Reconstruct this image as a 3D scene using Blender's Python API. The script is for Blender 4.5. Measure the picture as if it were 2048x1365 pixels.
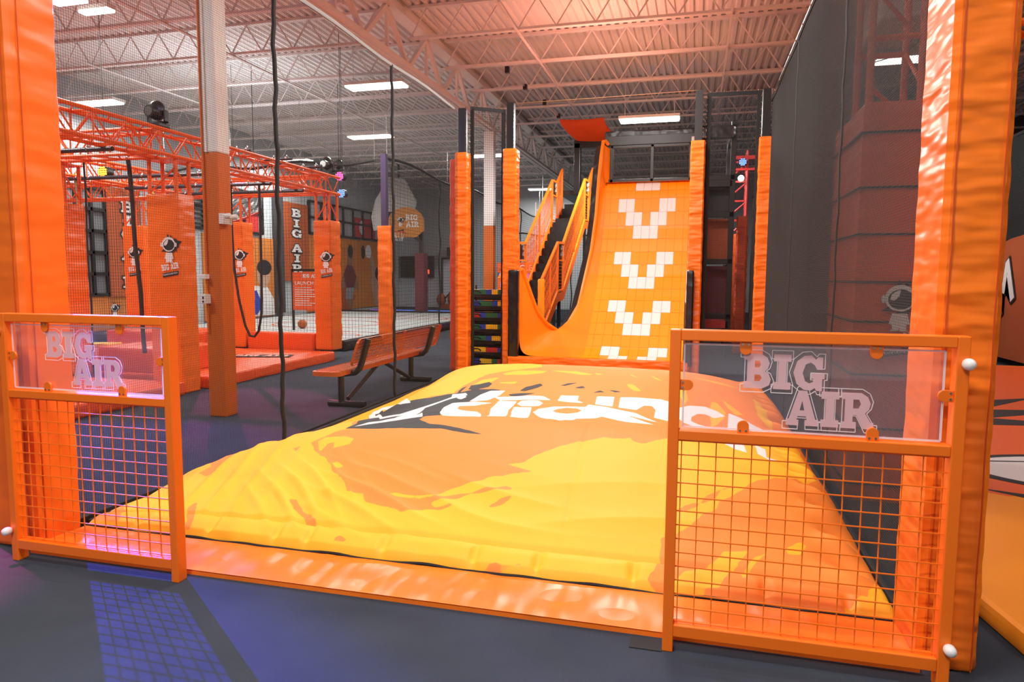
import bpy, bmesh, math, random
import numpy as np
from mathutils import Vector, Matrix
for _o in list(bpy.data.objects): bpy.data.objects.remove(_o)
random.seed(7)
SC = bpy.context.scene
C = SC.collection
R = math.radians
# ---------------------------------------------------------------- camera
cd = bpy.data.cameras.new('camera'); cam = bpy.data.objects.new('camera', cd); C.objects.link(cam); SC.camera = cam
cd.sensor_width = 36.0; cd.lens = 1385.0/2048*36.0; cd.clip_end = 200
def _cam():
    yaw, pitch, roll = R(14.8), R(5.33), R(.32)
    f = Vector((-math.sin(yaw)*math.cos(pitch), math.cos(yaw)*math.cos(pitch), -math.sin(pitch)))
    r = Vector((math.cos(yaw), math.sin(yaw), 0)); u = r.cross(f)
    r2 = r*math.cos(roll)+u*math.sin(roll); u2 = u*math.cos(roll)-r*math.sin(roll)
    m = Matrix((r2, u2, -f)).transposed().to_4x4(); m.translation = (0, 0, 1.5)
    cam.matrix_world = m
_cam()
# ---------------------------------------------------------------- view, world
SC.view_settings.view_transform = 'Standard'; SC.view_settings.look = 'None'
SC.view_settings.exposure = 0.0; SC.view_settings.gamma = 1.0; SC.view_settings.use_curve_mapping = False
W = bpy.data.worlds.new('world'); SC.world = W; W.use_nodes = True
W.node_tree.nodes['Background'].inputs[0].default_value = (.8, .85, 1, 1)
W.node_tree.nodes['Background'].inputs[1].default_value = .08
# ---------------------------------------------------------------- lights of the hall, plus added fills
def area(name, loc, size, power, col=(1, .97, .93), rot=(0, 0, 0), spread=180):
    l = bpy.data.lights.new(name, 'AREA'); l.shape = 'RECTANGLE'; l.size, l.size_y = size
    l.energy = power; l.color = col; l.spread = R(spread)
    o = bpy.data.objects.new(name, l); C.objects.link(o); o.location = loc; o.rotation_euler = rot; return o
def spot(name, loc, to, power, col, ang=40, blend=.3, size=.05):
    l = bpy.data.lights.new(name, 'SPOT'); l.energy = power; l.color = col; l.spot_size = R(ang); l.spot_blend = blend
    l.shadow_soft_size = size
    o = bpy.data.objects.new(name, l); C.objects.link(o); o.location = loc
    o.rotation_euler = (Vector(to)-Vector(loc)).to_track_quat('-Z', 'Y').to_euler(); return o
# linear high-bay fixtures: (x, y, z, label, power)
BAYS = [(-6.15, 12.8, 5.2, 'glowing linear ceiling light above the basketball court, nearest to the white roof girder', 1),
        (-8.5, 17.3, 5.2, 'glowing linear ceiling light over the middle of the court', 1),
        (-12.7, 12.6, 5.2, 'glowing linear ceiling light above the near end of the orange truss', 1),
        (-1.03, 14.9, 4.75, 'brightest linear ceiling light, hung right above the top of the slide', 6),
        (-12.7, 20.3, 5.2, 'small far ceiling light just above the end of the orange truss', 1),
        (-8.35, 7.93, 5.2, 'upper of the two ceiling lights side by side at the upper left corner', 1),
        (-8.27, 8.3, 5.2, 'lower of the two ceiling lights side by side at the upper left corner', 1),
        (-6.3, 20.8, 5.2, 'linear ceiling light seen behind the far white column', 1),
        (-6.4, 29.2, 5.2, 'farthest ceiling light, seen behind the stair railing', 1),
        (3.45, 13.4, 5.2, 'linear ceiling light seen right of the dark side net', 1)]
# fixtures of the same kind over and behind the photographer, outside the frame
for i, (x, y, p) in enumerate([(-1.2, 6.2, 115), (-1.2, 1.2, 190), (-6.8, 3.0, 170), (3.2, 2.0, 80), (-1.2, -3.5, 320), (-1.2, 9.3, 180), (-9.5, 5.5, 170)]):
    area('hall_light', (x, y, 5.15), (1.3, .4), p)
for (x, y, z, lb, k) in BAYS:
    area('bay_light', (x, y, z-.06), (1.15*(.4 if y < 9 else 1), .3), (190 if x < -5 and y > 9 else 80)*k)
area('bounce_fill', (-.6, 5.0, 3.9), (1, 1), 110, (1, .36, .25), (R(170), 0, 0))      # added uplights, stand in for warm bounce on the roof deck
area('bounce_fill', (-1.6, 12.0, 4.3), (1, 1), 60, (1, .36, .25), (R(180), 0, 0))
spot('blue_moving_head', (-7.5, 6.7, 5.0), (-1.95, 1.0, 0), 17000, (.035, .05, 1), 22, .7, .03)
spot('magenta_moving_head', (-5.6, 3.6, 5.0), (-3.95, 2.3, 0), 3600, (1, .04, .4), 20, .7, .03)
spot('pink_moving_head', (-9.0, 11.5, 4.6), (-4.8, 6.7, 0), 3200, (1, .06, .35), 18, .5, .03)
spot('blue_moving_head', (-6.0, 7.6, 5.0), (.0, .3, 0), 6000, (.2, .2, 1), 24, .9, .1)
area('added_ceiling_fill', (-9.5, 13, 4.4), (3, 3), 70, (.9, .97, 1), (R(180), 0, 0))  # added fill to make the left ceiling more neutral, no fixture there
spot('violet_moving_head', (-8.0, 5.0, 4.2), (-5.0, 4.6, 0), 1500, (.15, .05, 1), 34, .5, .03)
# ---------------------------------------------------------------- materials
MATS = {}
def mat(name, col, rough=.5, metal=0, bump=None, emit=None, coat=0, spec=None, vary=None, alpha=None):
    m = bpy.data.materials.new(name); m.use_nodes = True; nt = m.node_tree; b = nt.nodes['Principled BSDF']
    b.inputs['Base Color'].default_value = (*col, 1); b.inputs['Roughness'].default_value = rough; b.inputs['Metallic'].default_value = metal
    if spec is not None: b.inputs['Specular IOR Level'].default_value = spec
    if coat: b.inputs['Coat Weight'].default_value = coat; b.inputs['Coat Roughness'].default_value = .15
    if emit: b.inputs['Emission Color'].default_value = (*emit[0], 1); b.inputs['Emission Strength'].default_value = emit[1]
    tc = nt.nodes.new('ShaderNodeTexCoord')
    if bump:       # (scale, strength, distance, (sx,sy,sz))
        n = nt.nodes.new('ShaderNodeTexNoise'); n.inputs['Scale'].default_value = bump[0]; n.inputs['Detail'].default_value = 4 if bump[0] > 12 else 1.2
        mp = nt.nodes.new('ShaderNodeMapping'); mp.inputs['Scale'].default_value = bump[3] if len(bump) > 3 else (1, 1, 1)
        nt.links.new(tc.outputs['Object'], mp.inputs[0]); nt.links.new(mp.outputs[0], n.inputs[0])
        bp = nt.nodes.new('ShaderNodeBump'); bp.inputs['Strength'].default_value = bump[1]; bp.inputs['Distance'].default_value = bump[2]
        nt.links.new(n.outputs[0], bp.inputs['Height']); nt.links.new(bp.outputs[0], b.inputs['Normal'])
    if vary:       # (scale, colour2, contrast)
        n = nt.nodes.new('ShaderNodeTexNoise'); n.inputs['Scale'].default_value = vary[0]; n.inputs['Detail'].default_value = 5
        nt.links.new(tc.outputs['Object'], n.inputs[0])
        r = nt.nodes.new('ShaderNodeMapRange'); r.inputs[1].default_value = .5-vary[2]; r.inputs[2].default_value = .5+vary[2]
        mx = nt.nodes.new('ShaderNodeMix'); mx.data_type = 'RGBA'; mx.inputs[6].default_value = (*col, 1); mx.inputs[7].default_value = (*vary[1], 1)
        nt.links.new(n.outputs[0], r.inputs[0]); nt.links.new(r.outputs[0], mx.inputs[0]); nt.links.new(mx.outputs[2], b.inputs['Base Color'])
    MATS[name] = m; return m
OR = (.90, .165, .012)
M_paint = mat('orange_enamel', (.93, .175, .008), .35)
M_vinyl = mat('orange_vinyl', OR, .36, bump=(3.0, .55, .04, (1, 1, 2.6)))
M_vinyl_pole = mat('orange_vinyl_pole', (.93, .19, .010), .36, bump=(3.6, .8, .04, (1.1, 1.1, 3.6)))
M_vinyl_red = mat('red_orange_vinyl', (.80, .095, .012), .42, bump=(5, .5, .03, (1, 1, 2)))
M_mat = mat('floor_mat_vinyl', (.98, .2, .015), .3, bump=(2.4, .6, .05, (2.6, .8, 1)))
M_truss = mat('truss_enamel', (.80, .115, .008), .4)
M_colorange = mat('column_orange', (.62, .13, .008), .5)
M_white = mat('white_paint', (.78, .78, .76), .5)
M_steel = mat('roof_white_steel', (.74, .71, .69), .6)
M_deck = mat('roof_deck_white', (.74, .71, .69), .7)
M_black = mat('black_steel', (.012, .012, .012), .35)
M_blackpad = mat('black_vinyl', (.012, .012, .013), .3, bump=(6, .6, .03))
M_net = mat('black_netting', (.02, .022, .023), .8)
M_netr = mat('charcoal_netting', (.045, .052, .054), .85)
M_strap = mat('black_webbing', (.012, .013, .013), .8)
M_cable = mat('steel_cable', (.6, .6, .58), .3, 1)
M_carpet = mat('slate_carpet', (.046, .056, .072), .95, bump=(260, .5, .004), vary=(3, (.038, .047, .062), .2), spec=.1)
M_wall = mat('grey_wall', (.50, .54, .56), .8)
M_walld = mat('dark_wall', (.05, .05, .055), .8)
M_tile_o = mat('slide_tile_orange', (.98, .31, .004), .32, bump=(160, .5, .004))
M_tile_w = mat('slide_tile_white', (.80, .77, .75), .35, bump=(160, .5, .004))
M_slide = mat('slide_vinyl', (.98, .25, .006), .34, bump=(4, .3, .02))
M_lightor = mat('mural_orange', (.55, .15, .02), .8, vary=(1.2, (.62, .22, .04), .3))
M_signor = mat('sign_orange', (.42, .085, .02), .7)
M_letterw = mat('letter_white', (.78, .76, .74), .6)
M_letterk = mat('letter_black', (.015, .015, .018), .6)
M_court = mat('court_white', (.58, .62, .60), .5, vary=(2, (.5, .54, .53), .3))
M_yellow = mat('yellow_vinyl', (.95, .6, .02), .4)
M_red = mat('red_vinyl', (.6, .03, .03), .45); M_blue = mat('blue_vinyl', (.02, .06, .45), .45); M_green = mat('green_vinyl', (.02, .16, .06), .45)
M_benchor = mat('bench_orange', (.72, .14, .012), .3)
M_knob = mat('white_rubber', (.8, .78, .75), .4)
M_screw = mat('zinc_screw', (.55, .5, .38), .3, 1)
M_pipe = mat('dark_pipe', (.03, .03, .04), .35)
M_chrome = mat('chrome_link', (.7, .7, .68), .2, 1)
M_rope = mat('dark_rope', (.03, .022, .018), .8, bump=(60, .8, .01)); M_ropey = mat('yellow_rope', (.55, .42, .08), .7, bump=(60, .8, .01))
M_skin = mat('print_skin', (.30, .15, .08), .8); M_skin2 = mat('print_light_skin', (.5, .3, .2), .8)
M_grey = mat('print_grey', (.3, .3, .3), .8); M_maroon = mat('print_maroon', (.16, .03, .04), .8)
M_lamp = mat('lamp_lens', (1, 1, 1), .5, emit=((1, .98, .9), 9))
M_screen = mat('screen_blue', (.05, .1, .4), .3, emit=((.1, .25, 1), 1.5))
M_purple = mat('screen_purple', (.2, .1, .4), .3, emit=((.35, .12, .8), .8))
M_ledp = mat('led_pink', (.5, .05, .2), .3, emit=((1, .08, .35), 5)); M_ledb = mat('led_blue', (.05, .1, .6), .3, emit=((.1, .2, 1), 6)); M_ledo = mat('led_amber', (.6, .3, .02), .3, emit=((1, .35, .02), 8))
M_ball = mat('basketball_orange', (.45, .12, .03), .6)
M_grip = mat('black_tread', (.02, .02, .02), .9, bump=(90, .8, .01))
def acrylic():
    m = bpy.data.materials.new('clear_acrylic'); m.use_nodes = True; nt = m.node_tree; b = nt.nodes['Principled BSDF']
    tr = nt.nodes.new('ShaderNodeBsdfTransparent'); tr.inputs[0].default_value = (.96, .95, .97, 1)
    gl = nt.nodes.new('ShaderNodeBsdfGlossy'); gl.inputs['Roughness'].default_value = .03; gl.inputs[0].default_value = (1, 1, 1, 1)
    df = nt.nodes.new('ShaderNodeBsdfDiffuse'); df.inputs[0].default_value = (.8, .75, .85, 1)
    a = nt.nodes.new('ShaderNodeMixShader'); a.inputs[0].default_value = .07; c = nt.nodes.new('ShaderNodeMixShader'); c.inputs[0].default_value = .05
    nt.links.new(tr.outputs[0], a.inputs[1]); nt.links.new(gl.outputs[0], a.inputs[2])
    nt.links.new(a.outputs[0], c.inputs[1]); nt.links.new(df.outputs[0], c.inputs[2]); nt.links.new(c.outputs[0], nt.nodes['Material Output'].inputs[0]); nt.nodes.remove(b); return m
M_acr = acrylic()
def frosted(name, col, k):
    m = bpy.data.materials.new(name); m.use_nodes = True; nt = m.node_tree; nt.nodes.remove(nt.nodes['Principled BSDF'])
    tr = nt.nodes.new('ShaderNodeBsdfTransparent'); df = nt.nodes.new('ShaderNodeBsdfDiffuse'); df.inputs[0].default_value = (*col, 1)
    a = nt.nodes.new('ShaderNodeMixShader'); a.inputs[0].default_value = k
    nt.links.new(tr.outputs[0], a.inputs[1]); nt.links.new(df.outputs[0], a.inputs[2]); nt.links.new(a.outputs[0], nt.nodes['Material Output'].inputs[0]); return m
M_frost = frosted('frosted_engraving', (.85, .58, .60), .6); M_etch = frosted('etched_edge', (.95, .93, .95), .6)
# ---------------------------------------------------------------- mesh building
class MB:
    def __init__(s): s.v = []; s.f = []; s.mi = []; s.m = 0
    def add(s, vs, fs):
        n = len(s.v); s.v += [tuple(v) for v in vs]; s.f += [tuple(i+n for i in f) for f in fs]; s.mi += [s.m]*len(fs); return s
    def box(s, a, b, M=None):
        x0, y0, z0 = a; x1, y1, z1 = b
        vs = [(x0,y0,z0),(x1,y0,z0),(x1,y1,z0),(x0,y1,z0),(x0,y0,z1),(x1,y0,z1),(x1,y1,z1),(x0,y1,z1)]
        if M is not None: vs = [M @ Vector(v) for v in vs]
        return s.add(vs, [(0,3,2,1),(4,5,6,7),(0,1,5,4),(1,2,6,5),(2,3,7,6),(3,0,4,7)])
    def bar(s, p, q, w, h=None, up=(0, 0, 1)):
        """square bar from p to q"""
        h = h or w; p, q = Vector(p), Vector(q); d = q-p; L = d.length
        if L < 1e-6: return s
        d.normalize(); u = Vector(up)
        if abs(d.dot(u)) > .99: u = Vector((1, 0, 0))
        x = d.cross(u).normalized(); y = x.cross(d)
        vs = []
        for e in (p, q):
            for a, b in ((-1,-1),(1,-1),(1,1),(-1,1)): vs.append(e+x*a*w/2+y*b*h/2)
        return s.add(vs, [(0,1,2,3),(7,6,5,4),(0,4,5,1),(1,5,6,2),(2,6,7,3),(3,7,4,0)])
    def tube(s, pts, r, n=8, close=False, caps=True, flat=1.0):
        pts = [Vector(p) for p in pts]; N = len(pts); vs = []; prev = None
        for i, p in enumerate(pts):
            d = (pts[min(i+1, N-1)]-pts[max(i-1, 0)])
            if close: d = pts[(i+1) % N]-pts[(i-1) % N]
            d.normalize()
            if prev is None:
                u = Vector((0, 0, 1)) if abs(d.z) < .9 else Vector((1, 0, 0))
                x = d.cross(u).normalized()
            else:
                x = (prev-d*prev.dot(d)).normalized()
            prev = x; y = d.cross(x); rr = r[i] if isinstance(r, (list, tuple)) else r
            for k in range(n):
                a = 2*math.pi*k/n; vs.append(p+x*math.cos(a)*rr+y*math.sin(a)*rr*flat)
        fs = []
        for i in range(N-1 if not close else N):
            j = (i+1) % N
            for k in range(n):
                l = (k+1) % n; fs.append((i*n+k, i*n+l, j*n+l, j*n+k))
        if caps and not close: fs += [tuple(range(n-1, -1, -1)), tuple((N-1)*n+k for k in range(n))]
        return s.add(vs, fs)
    def prism(s, poly, axis, a, b):
        """polygon (2-d points) extruded along axis x, y or z from a to b"""
        def P(u, v, w): return {'x': (w, u, v), 'y': (u, w, v), 'z': (u, v, w)}[axis]
        n = len(poly); vs = [P(u, v, a) for u, v in poly]+[P(u, v, b) for u, v in poly]
        return s.add(vs, [tuple(range(n-1, -1, -1)), tuple(range(n, 2*n))]+[(i, (i+1) % n, n+(i+1) % n, n+i) for i in range(n)])
    def grid(s, nu, nv, fn, cu=False):
        vs = [fn(i/(nu-1 if not cu else nu), j/(nv-1)) for j in range(nv) for i in range(nu)]
        fs = []
        for j in range(nv-1):
            for i in range(nu-1 if not cu else nu):
                k = (i+1) % nu; fs.append((j*nu+i, j*nu+k, (j+1)*nu+k, (j+1)*nu+i))
        return s.add(vs, fs)
    def lathe(s, c, prof, n=20, axis='z'):
        """profile of (radius, height) pairs turned about an axis through c"""
        c = Vector(c)
        def P(u, w, h): return {'z': Vector((u, w, h)), 'y': Vector((u, h, w)), 'x': Vector((h, u, w))}[axis]
        vs = [c+P(r*math.cos(2*math.pi*k/n), r*math.sin(2*math.pi*k/n), h) for r, h in prof for k in range(n)]
        fs = [(j*n+k, j*n+(k+1) % n, (j+1)*n+(k+1) % n, (j+1)*n+k) for j in range(len(prof)-1) for k in range(n)]
        fs += [tuple(range(n-1, -1, -1)), tuple((len(prof)-1)*n+k for k in range(n))]
        return s.add(vs, fs)
    def ball(s, c, r, n=12):
        c = Vector(c); rr = r if isinstance(r, tuple) else (r, r, r)
        return s.grid(n*2, n, lambda u, v: c+Vector((rr[0]*math.cos(u*2*math.pi)*math.sin(v*math.pi), rr[1]*math.sin(u*2*math.pi)*math.sin(v*math.pi), -rr[2]*math.cos(v*math.pi))), cu=True)
def fix(me, smooth=None, bevel=0, seg=2):
    bm = bmesh.new(); bm.from_mesh(me)
    bmesh.ops.remove_doubles(bm, verts=bm.verts, dist=1e-5)
    if bevel: bmesh.ops.bevel(bm, geom=[e for e in bm.edges if len(e.link_faces) == 2 and e.calc_face_angle(0) > .6], offset=bevel, segments=seg, affect='EDGES', profile=.5)
    bmesh.ops.recalc_face_normals(bm, faces=bm.faces)
    if smooth is not None:
        for f in bm.faces: f.smooth = True
        for e in bm.edges:
            if len(e.link_faces) == 2 and e.calc_face_angle(0) > smooth: e.smooth = False
    bm.to_mesh(me); bm.free()
def wloc(p):
    v = Vector((0, 0, 0))
    while p is not None: v = v+Vector(p.location); p = p.parent
    return v
def obj(name, mb, m, parent=None, smooth=.7, bevel=0, seg=2, raw=False):
    me = bpy.data.meshes.new(name); me.from_pydata(mb.v, [], mb.f)
    for mm in (m if isinstance(m, (list, tuple)) else [m]): me.materials.append(mm)
    if any(mb.mi): me.polygons.foreach_set('material_index', mb.mi)
    if not raw: fix(me, (.3 if bevel and smooth == .7 else smooth), bevel, seg)
    if parent is not None: me.transform(Matrix.Translation(-wloc(parent)))
    o = bpy.data.objects.new(name, me); C.objects.link(o); o.parent = parent
    return o
def tag(o, label=None, cat=None, group=None, kind=None):
    if label: o['label'] = label
    if cat: o['category'] = cat
    if group: o['group'] = group
    if kind: o['kind'] = kind
    return o
def thing(name, label, cat, loc=(0, 0, 0), group=None):
    o = bpy.data.objects.new(name, None); C.objects.link(o); o.location = loc; o.empty_display_size = .1
    return tag(o, label, cat, group)
def struct(name, mb, m, **k):
    return tag(obj(name, mb, m, **k), kind='structure')
def dup(root, loc, label=None, group=None, rotz=None):
    r = root.copy(); C.objects.link(r); r.location = loc
    if rotz is not None: r.rotation_euler = (0, 0, rotz)
    if label: r['label'] = label
    if group: r['group'] = group
    for ch in list(root.children):
        c = ch.copy(); C.objects.link(c); c.parent = r
        for g in ch.children:
            d = g.copy(); C.objects.link(d); d.parent = c
    return r
def pad_mesh(a, b, rnd=.03, wr=.006, seed=0, dz=.05, cell=.05):
    """an upholstered pillar pad: rounded box with soft horizontal wrinkles"""
    x0, y0, z0 = a; x1, y1, z1 = b; cx, cy = (x0+x1)/2, (y0+y1)/2; hx, hy = (x1-x0)/2, (y1-y0)/2
    per = []
    def edge(p, q):
        L = math.hypot(q[0]-p[0], q[1]-p[1]); n = max(2, int(L/cell))
        for i in range(n): per.append((p[0]+(q[0]-p[0])*i/n, p[1]+(q[1]-p[1])*i/n))
    k = min(rnd, hx*.4, hy*.4)
    c = [(-hx+k, -hy), (hx-k, -hy), (hx, -hy+k), (hx, hy-k), (hx-k, hy), (-hx+k, hy), (-hx, hy-k), (-hx, -hy+k)]
    for i in range(8): edge(c[i], c[(i+1) % 8])
    n = len(per); nz = max(4, int((z1-z0)/dz)); rs = random.Random(seed); ph = [rs.uniform(0, 6.3) for _ in range(8)]
    def w(u, v, z):
        return wr*(math.sin(z*23+ph[0]+2*math.sin(z*5+ph[1])+u*9)+.7*math.sin(z*41+ph[2]+v*11)+.6*math.sin(z*13+ph[3]+(u+v)*6))
    mb = MB(); vs = []; fs = []
    zs = [z0, z0+.008]+[z0+.03+(z1-z0-.06)*i/nz for i in range(nz+1)]+[z1-.008, z1]
    for j, z in enumerate(zs):
        sh = .02 if j in (0, len(zs)-1) else (.006 if j in (1, len(zs)-2) else 0)
        for (u, v) in per:
            puff = w(u, v, z) if 1 < j < len(zs)-2 else 0
            L = math.hypot(u, v); k2 = 1+(puff-sh)/max(L, .01); vs.append((cx+u*k2, cy+v*k2, z))
    for j in range(len(zs)-1):
        for i in range(n): fs.append((j*n+i, j*n+(i+1) % n, (j+1)*n+(i+1) % n, (j+1)*n+i))
    fs += [tuple(range(n-1, -1, -1)), tuple((len(zs)-1)*n+i for i in range(n))]
    return mb.add(vs, fs)
def net_mesh(P, U, V, lu, lv, cell, w):
    """knotted netting as crossing strands: origin P, unit axes U, V; each strand a thin real bar"""
    P, U, V = Vector(P), Vector(U), Vector(V); N = U.cross(V).normalized(); mb = MB(); vs = []; fs = []
    def strand(a, b, side):
        n = len(vs)
        for e in (a, b):
            for p, q in ((-1,-1),(1,-1),(1,1),(-1,1)): vs.append(e+side*p*w/2+N*q*w/2)
        fs.extend([(n+0,n+4,n+5,n+1),(n+1,n+5,n+6,n+2),(n+2,n+6,n+7,n+3),(n+3,n+7,n+4,n+0)])
    for i in range(int(lu/cell)+1): strand(P+U*i*cell, P+U*i*cell+V*lv, U)
    for j in range(int(lv/cell)+1): strand(P+V*j*cell, P+V*j*cell+U*lu, V)
    return mb.add(vs, fs)
# ---------------------------------------------------------------- lettering
GL = {'B': (.8, [[(0,0),(.55,0),(.75,.1),(.8,.27),(.72,.45),(.62,.5),(.7,.57),(.75,.73),(.68,.9),(.5,1),(0,1),(0,.82),(.1,.82),(.1,.18),(0,.18)], [(.32,.2),(.48,.2),(.54,.3),(.48,.4),(.32,.4)], [(.32,.6),(.46,.6),(.5,.7),(.46,.8),(.32,.8)]]),
      'I': (.5, [[(0,0),(.5,0),(.5,.2),(.37,.2),(.37,.8),(.5,.8),(.5,1),(0,1),(0,.8),(.13,.8),(.13,.2),(0,.2)]]),
      'G': (.88, [[(.82,.95),(.68,.95),(.63,.88),(.5,1),(.3,.98),(.1,.82),(0,.5),(.1,.18),(.3,.02),(.5,0),(.62,.08),(.66,0),(.82,0),(.82,.34),(.88,.34),(.88,.5),(.5,.5),(.5,.34),(.58,.34),(.56,.24),(.46,.2),(.34,.26),(.26,.5),(.34,.74),(.48,.8),(.6,.72),(.66,.6),(.82,.6)]]),
      'A': (.92, [[(0,0),(.36,0),(.36,.16),(.3,.16),(.33,.27),(.57,.27),(.6,.16),(.54,.16),(.54,0),(.92,0),(.92,.18),(.84,.18),(.58,1),(.34,1),(.08,.18),(0,.18)], [(.38,.43),(.52,.43),(.45,.72)]]),
      'R': (.9, [[(0,0),(.42,0),(.42,.18),(.32,.18),(.32,.38),(.42,.38),(.56,.12),(.62,0),(.9,0),(.9,.18),(.82,.18),(.66,.44),(.76,.55),(.8,.72),(.72,.9),(.55,1),(0,1),(0,.82),(.1,.82),(.1,.18),(0,.18)], [(.32,.56),(.48,.56),(.54,.69),(.48,.82),(.32,.82)]])}
def curve_mesh(cu):
    o = bpy.data.objects.new('tmp', cu); C.objects.link(o); dg = bpy.context.evaluated_depsgraph_get(); dg.update()
    me = bpy.data.meshes.new_from_object(o.evaluated_get(dg)); bpy.data.objects.remove(o)
    mb = MB().add([v.co[:] for v in me.vertices], [tuple(p.vertices) for p in me.polygons]); bpy.data.meshes.remove(me); return mb
def loops_mb(loops, ext=.001, off=0):
    cu = bpy.data.curves.new('tmp', 'CURVE'); cu.dimensions = '2D'; cu.fill_mode = 'BOTH'; cu.extrude = ext; cu.offset = off
    for L in loops:
        s = cu.splines.new('POLY'); s.points.add(len(L)-1); s.use_cyclic_u = True
        for i, p in enumerate(L): s.points[i].co = (p[0], p[1], 0, 1)
    return curve_mesh(cu)
def slab(text, h=1, gap=.1, ext=.001, off=0, vertical=False):
    """slab-serif capitals, lower left corner at the origin, in the x-y plane"""
    L = []; x = 0; y = 0
    for ch in text:
        if ch == ' ': x += .45; y -= .7; continue
        w, ls = GL[ch]
        for l in ls: L.append([((px+(x if not vertical else -w/2))*h, (py+(y if vertical else 0))*h) for px, py in l])
        x += w+gap; y -= 1+gap*3
    return loops_mb(L, ext, off), (x-gap)*h
def word(text, size, ext=.001, off=0, shear=0, align='LEFT'):
    cu = bpy.data.curves.new('tmp', 'FONT'); cu.body = text; cu.size = size; cu.extrude = ext; cu.offset = off; cu.shear = shear; cu.align_x = align
    return curve_mesh(cu)
def put(mb, O, X, Y):
    """lay a flat mesh on the plane through O with axes X, Y"""
    O, X, Y = Vector(O), Vector(X).normalized(), Vector(Y).normalized(); N = X.cross(Y)
    mb.v = [tuple(O+X*v[0]+Y*v[1]+N*v[2]) for v in mb.v]; return mb
def merge(*ms):
    r = MB()
    for m in ms: r.add(m.v, m.f)
    return r
def circ(cx, cy, rx, ry=None, n=28, a0=0, a1=360):
    ry = ry or rx; return [(cx+rx*math.cos(R(a0+(a1-a0)*i/n)), cy+ry*math.sin(R(a0+(a1-a0)*i/n))) for i in range(n)]
def splat(cx, cy, r, seed, k=26, amp=.45):
    rs = random.Random(seed); return [(cx+r*(1-amp+2*amp*rs.random()*(1 if i % 2 else .45))*math.cos(6.283*i/k), cy+r*(1-amp+2*amp*rs.random()*(1 if i % 2 else .45))*math.sin(6.283*i/k)) for i in range(k)]
def helmet_logo(parent, O, X, Y, s, name='park_logo', words=True, label=None):
    """printed round-helmet emblem over slab lettering; s = overall height"""
    N = Vector(X).cross(Vector(Y)).normalized()
    def lay(mb, lift): return put(mb, Vector(O)+N*lift, X, Y)
    g = obj(name, lay(merge(loops_mb([splat(.08*s, .66*s, .23*s, 5)], .0005), loops_mb([[(-.2*s,.02*s),(.24*s,.09*s),(.235*s,.0),(-.19*s,-.07*s)]], .0005)), .002), M_letterk if words else M_letterk, parent, smooth=None)
    if label: g['label'] = label
    w = merge(loops_mb([circ(0, .68*s, .175*s, .165*s), circ(.005*s, .665*s, .145*s, .125*s)[::-1]], .0005),
              loops_mb([[(-.085*s,.49*s),(.085*s,.49*s),(.12*s,.36*s),(.085*s,.35*s),(.08*s,.3*s),(.1*s,.27*s),(.01*s,.27*s),(0,.31*s),(-.01*s,.27*s),(-.1*s,.27*s),(-.08*s,.3*s),(-.085*s,.35*s),(-.12*s,.36*s)]], .0005),
              loops_mb([circ(-.19*s, .67*s, .025*s, .05*s)], .0005), loops_mb([circ(.19*s, .67*s, .025*s, .05*s)], .0005))
    obj('emblem_white', lay(w, .005), M_letterw, g, smooth=None)
    obj('emblem_visor', lay(loops_mb([circ(.005*s, .665*s, .145*s, .125*s)], .0004), .006), M_letterk, g, smooth=None)
    obj('emblem_glint', lay(loops_mb([[(-.12*s,.66*s),(-.10*s,.73*s),(-.04*s,.775*s),(0,.78*s),(-.02*s,.70*s),(-.07*s,.65*s)]], .0004), .009), M_letterw, g, smooth=None)
    if words:
        a, wa = slab('BIG AIR', .125*s, .05)
        th = R(9); Xr = Vector(X)*math.cos(th)+Vector(Y)*math.sin(th); Yr = Vector(Y)*math.cos(th)-Vector(X)*math.sin(th)
        k = .46*s/wa; a.v = [(v[0]*k, v[1]*1.1, v[2]) for v in a.v]
        obj('lettering', put(a, Vector(O)-Vector(X)*.2*s+Vector(Y)*.075*s+N*.006, Xr, Yr), M_letterw, g, smooth=None)
        b = word('TRAMPOLINE PARK', .052*s, .0004)
        mx = max(v[0] for v in b.v); b.v = [(v[0]*.41*s/mx, v[1], v[2]) for v in b.v]
        obj('small_lettering', put(b, Vector(O)-Vector(X)*.185*s-Vector(Y)*.035*s+N*.006, Xr, Yr), M_letterw, g, smooth=None)
    return g
# ================================================================ the hall
struct('floor', MB().box((-16, -6, -.1), (9, 36, 0)), M_carpet)
mb = MB(); pts = []; x = -16.2; p = .152
while x < 9.2:
    pts += [(x, 6.0), (x+p*.42, 6.0), (x+p*.55, 6.042), (x+p*.87, 6.042)]; x += p
vs = [(a, -6, b) for a, b in pts]+[(a, 36, b) for a, b in pts]; n = len(pts)
mb.add(vs, [(i, i+1, n+i+1, n+i) for i in range(n-1)])
struct('ceiling', mb, M_deck, smooth=None)
struct('wall_left', MB().box((-14.25, -6, 0), (-14, 36, 6.0)), M_wall)
struct('wall_back', MB().box((-14, 31.5, 0), (9, 31.7, 6.0)), M_wall)
struct('wall_right', MB().box((8.5, -6, 0), (8.7, 31.5, 6.0)), M_walld)
struct('wall_front', MB().box((-14, -5.9, 0), (8.5, -5.7, 6.0)), M_wall)
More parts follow.
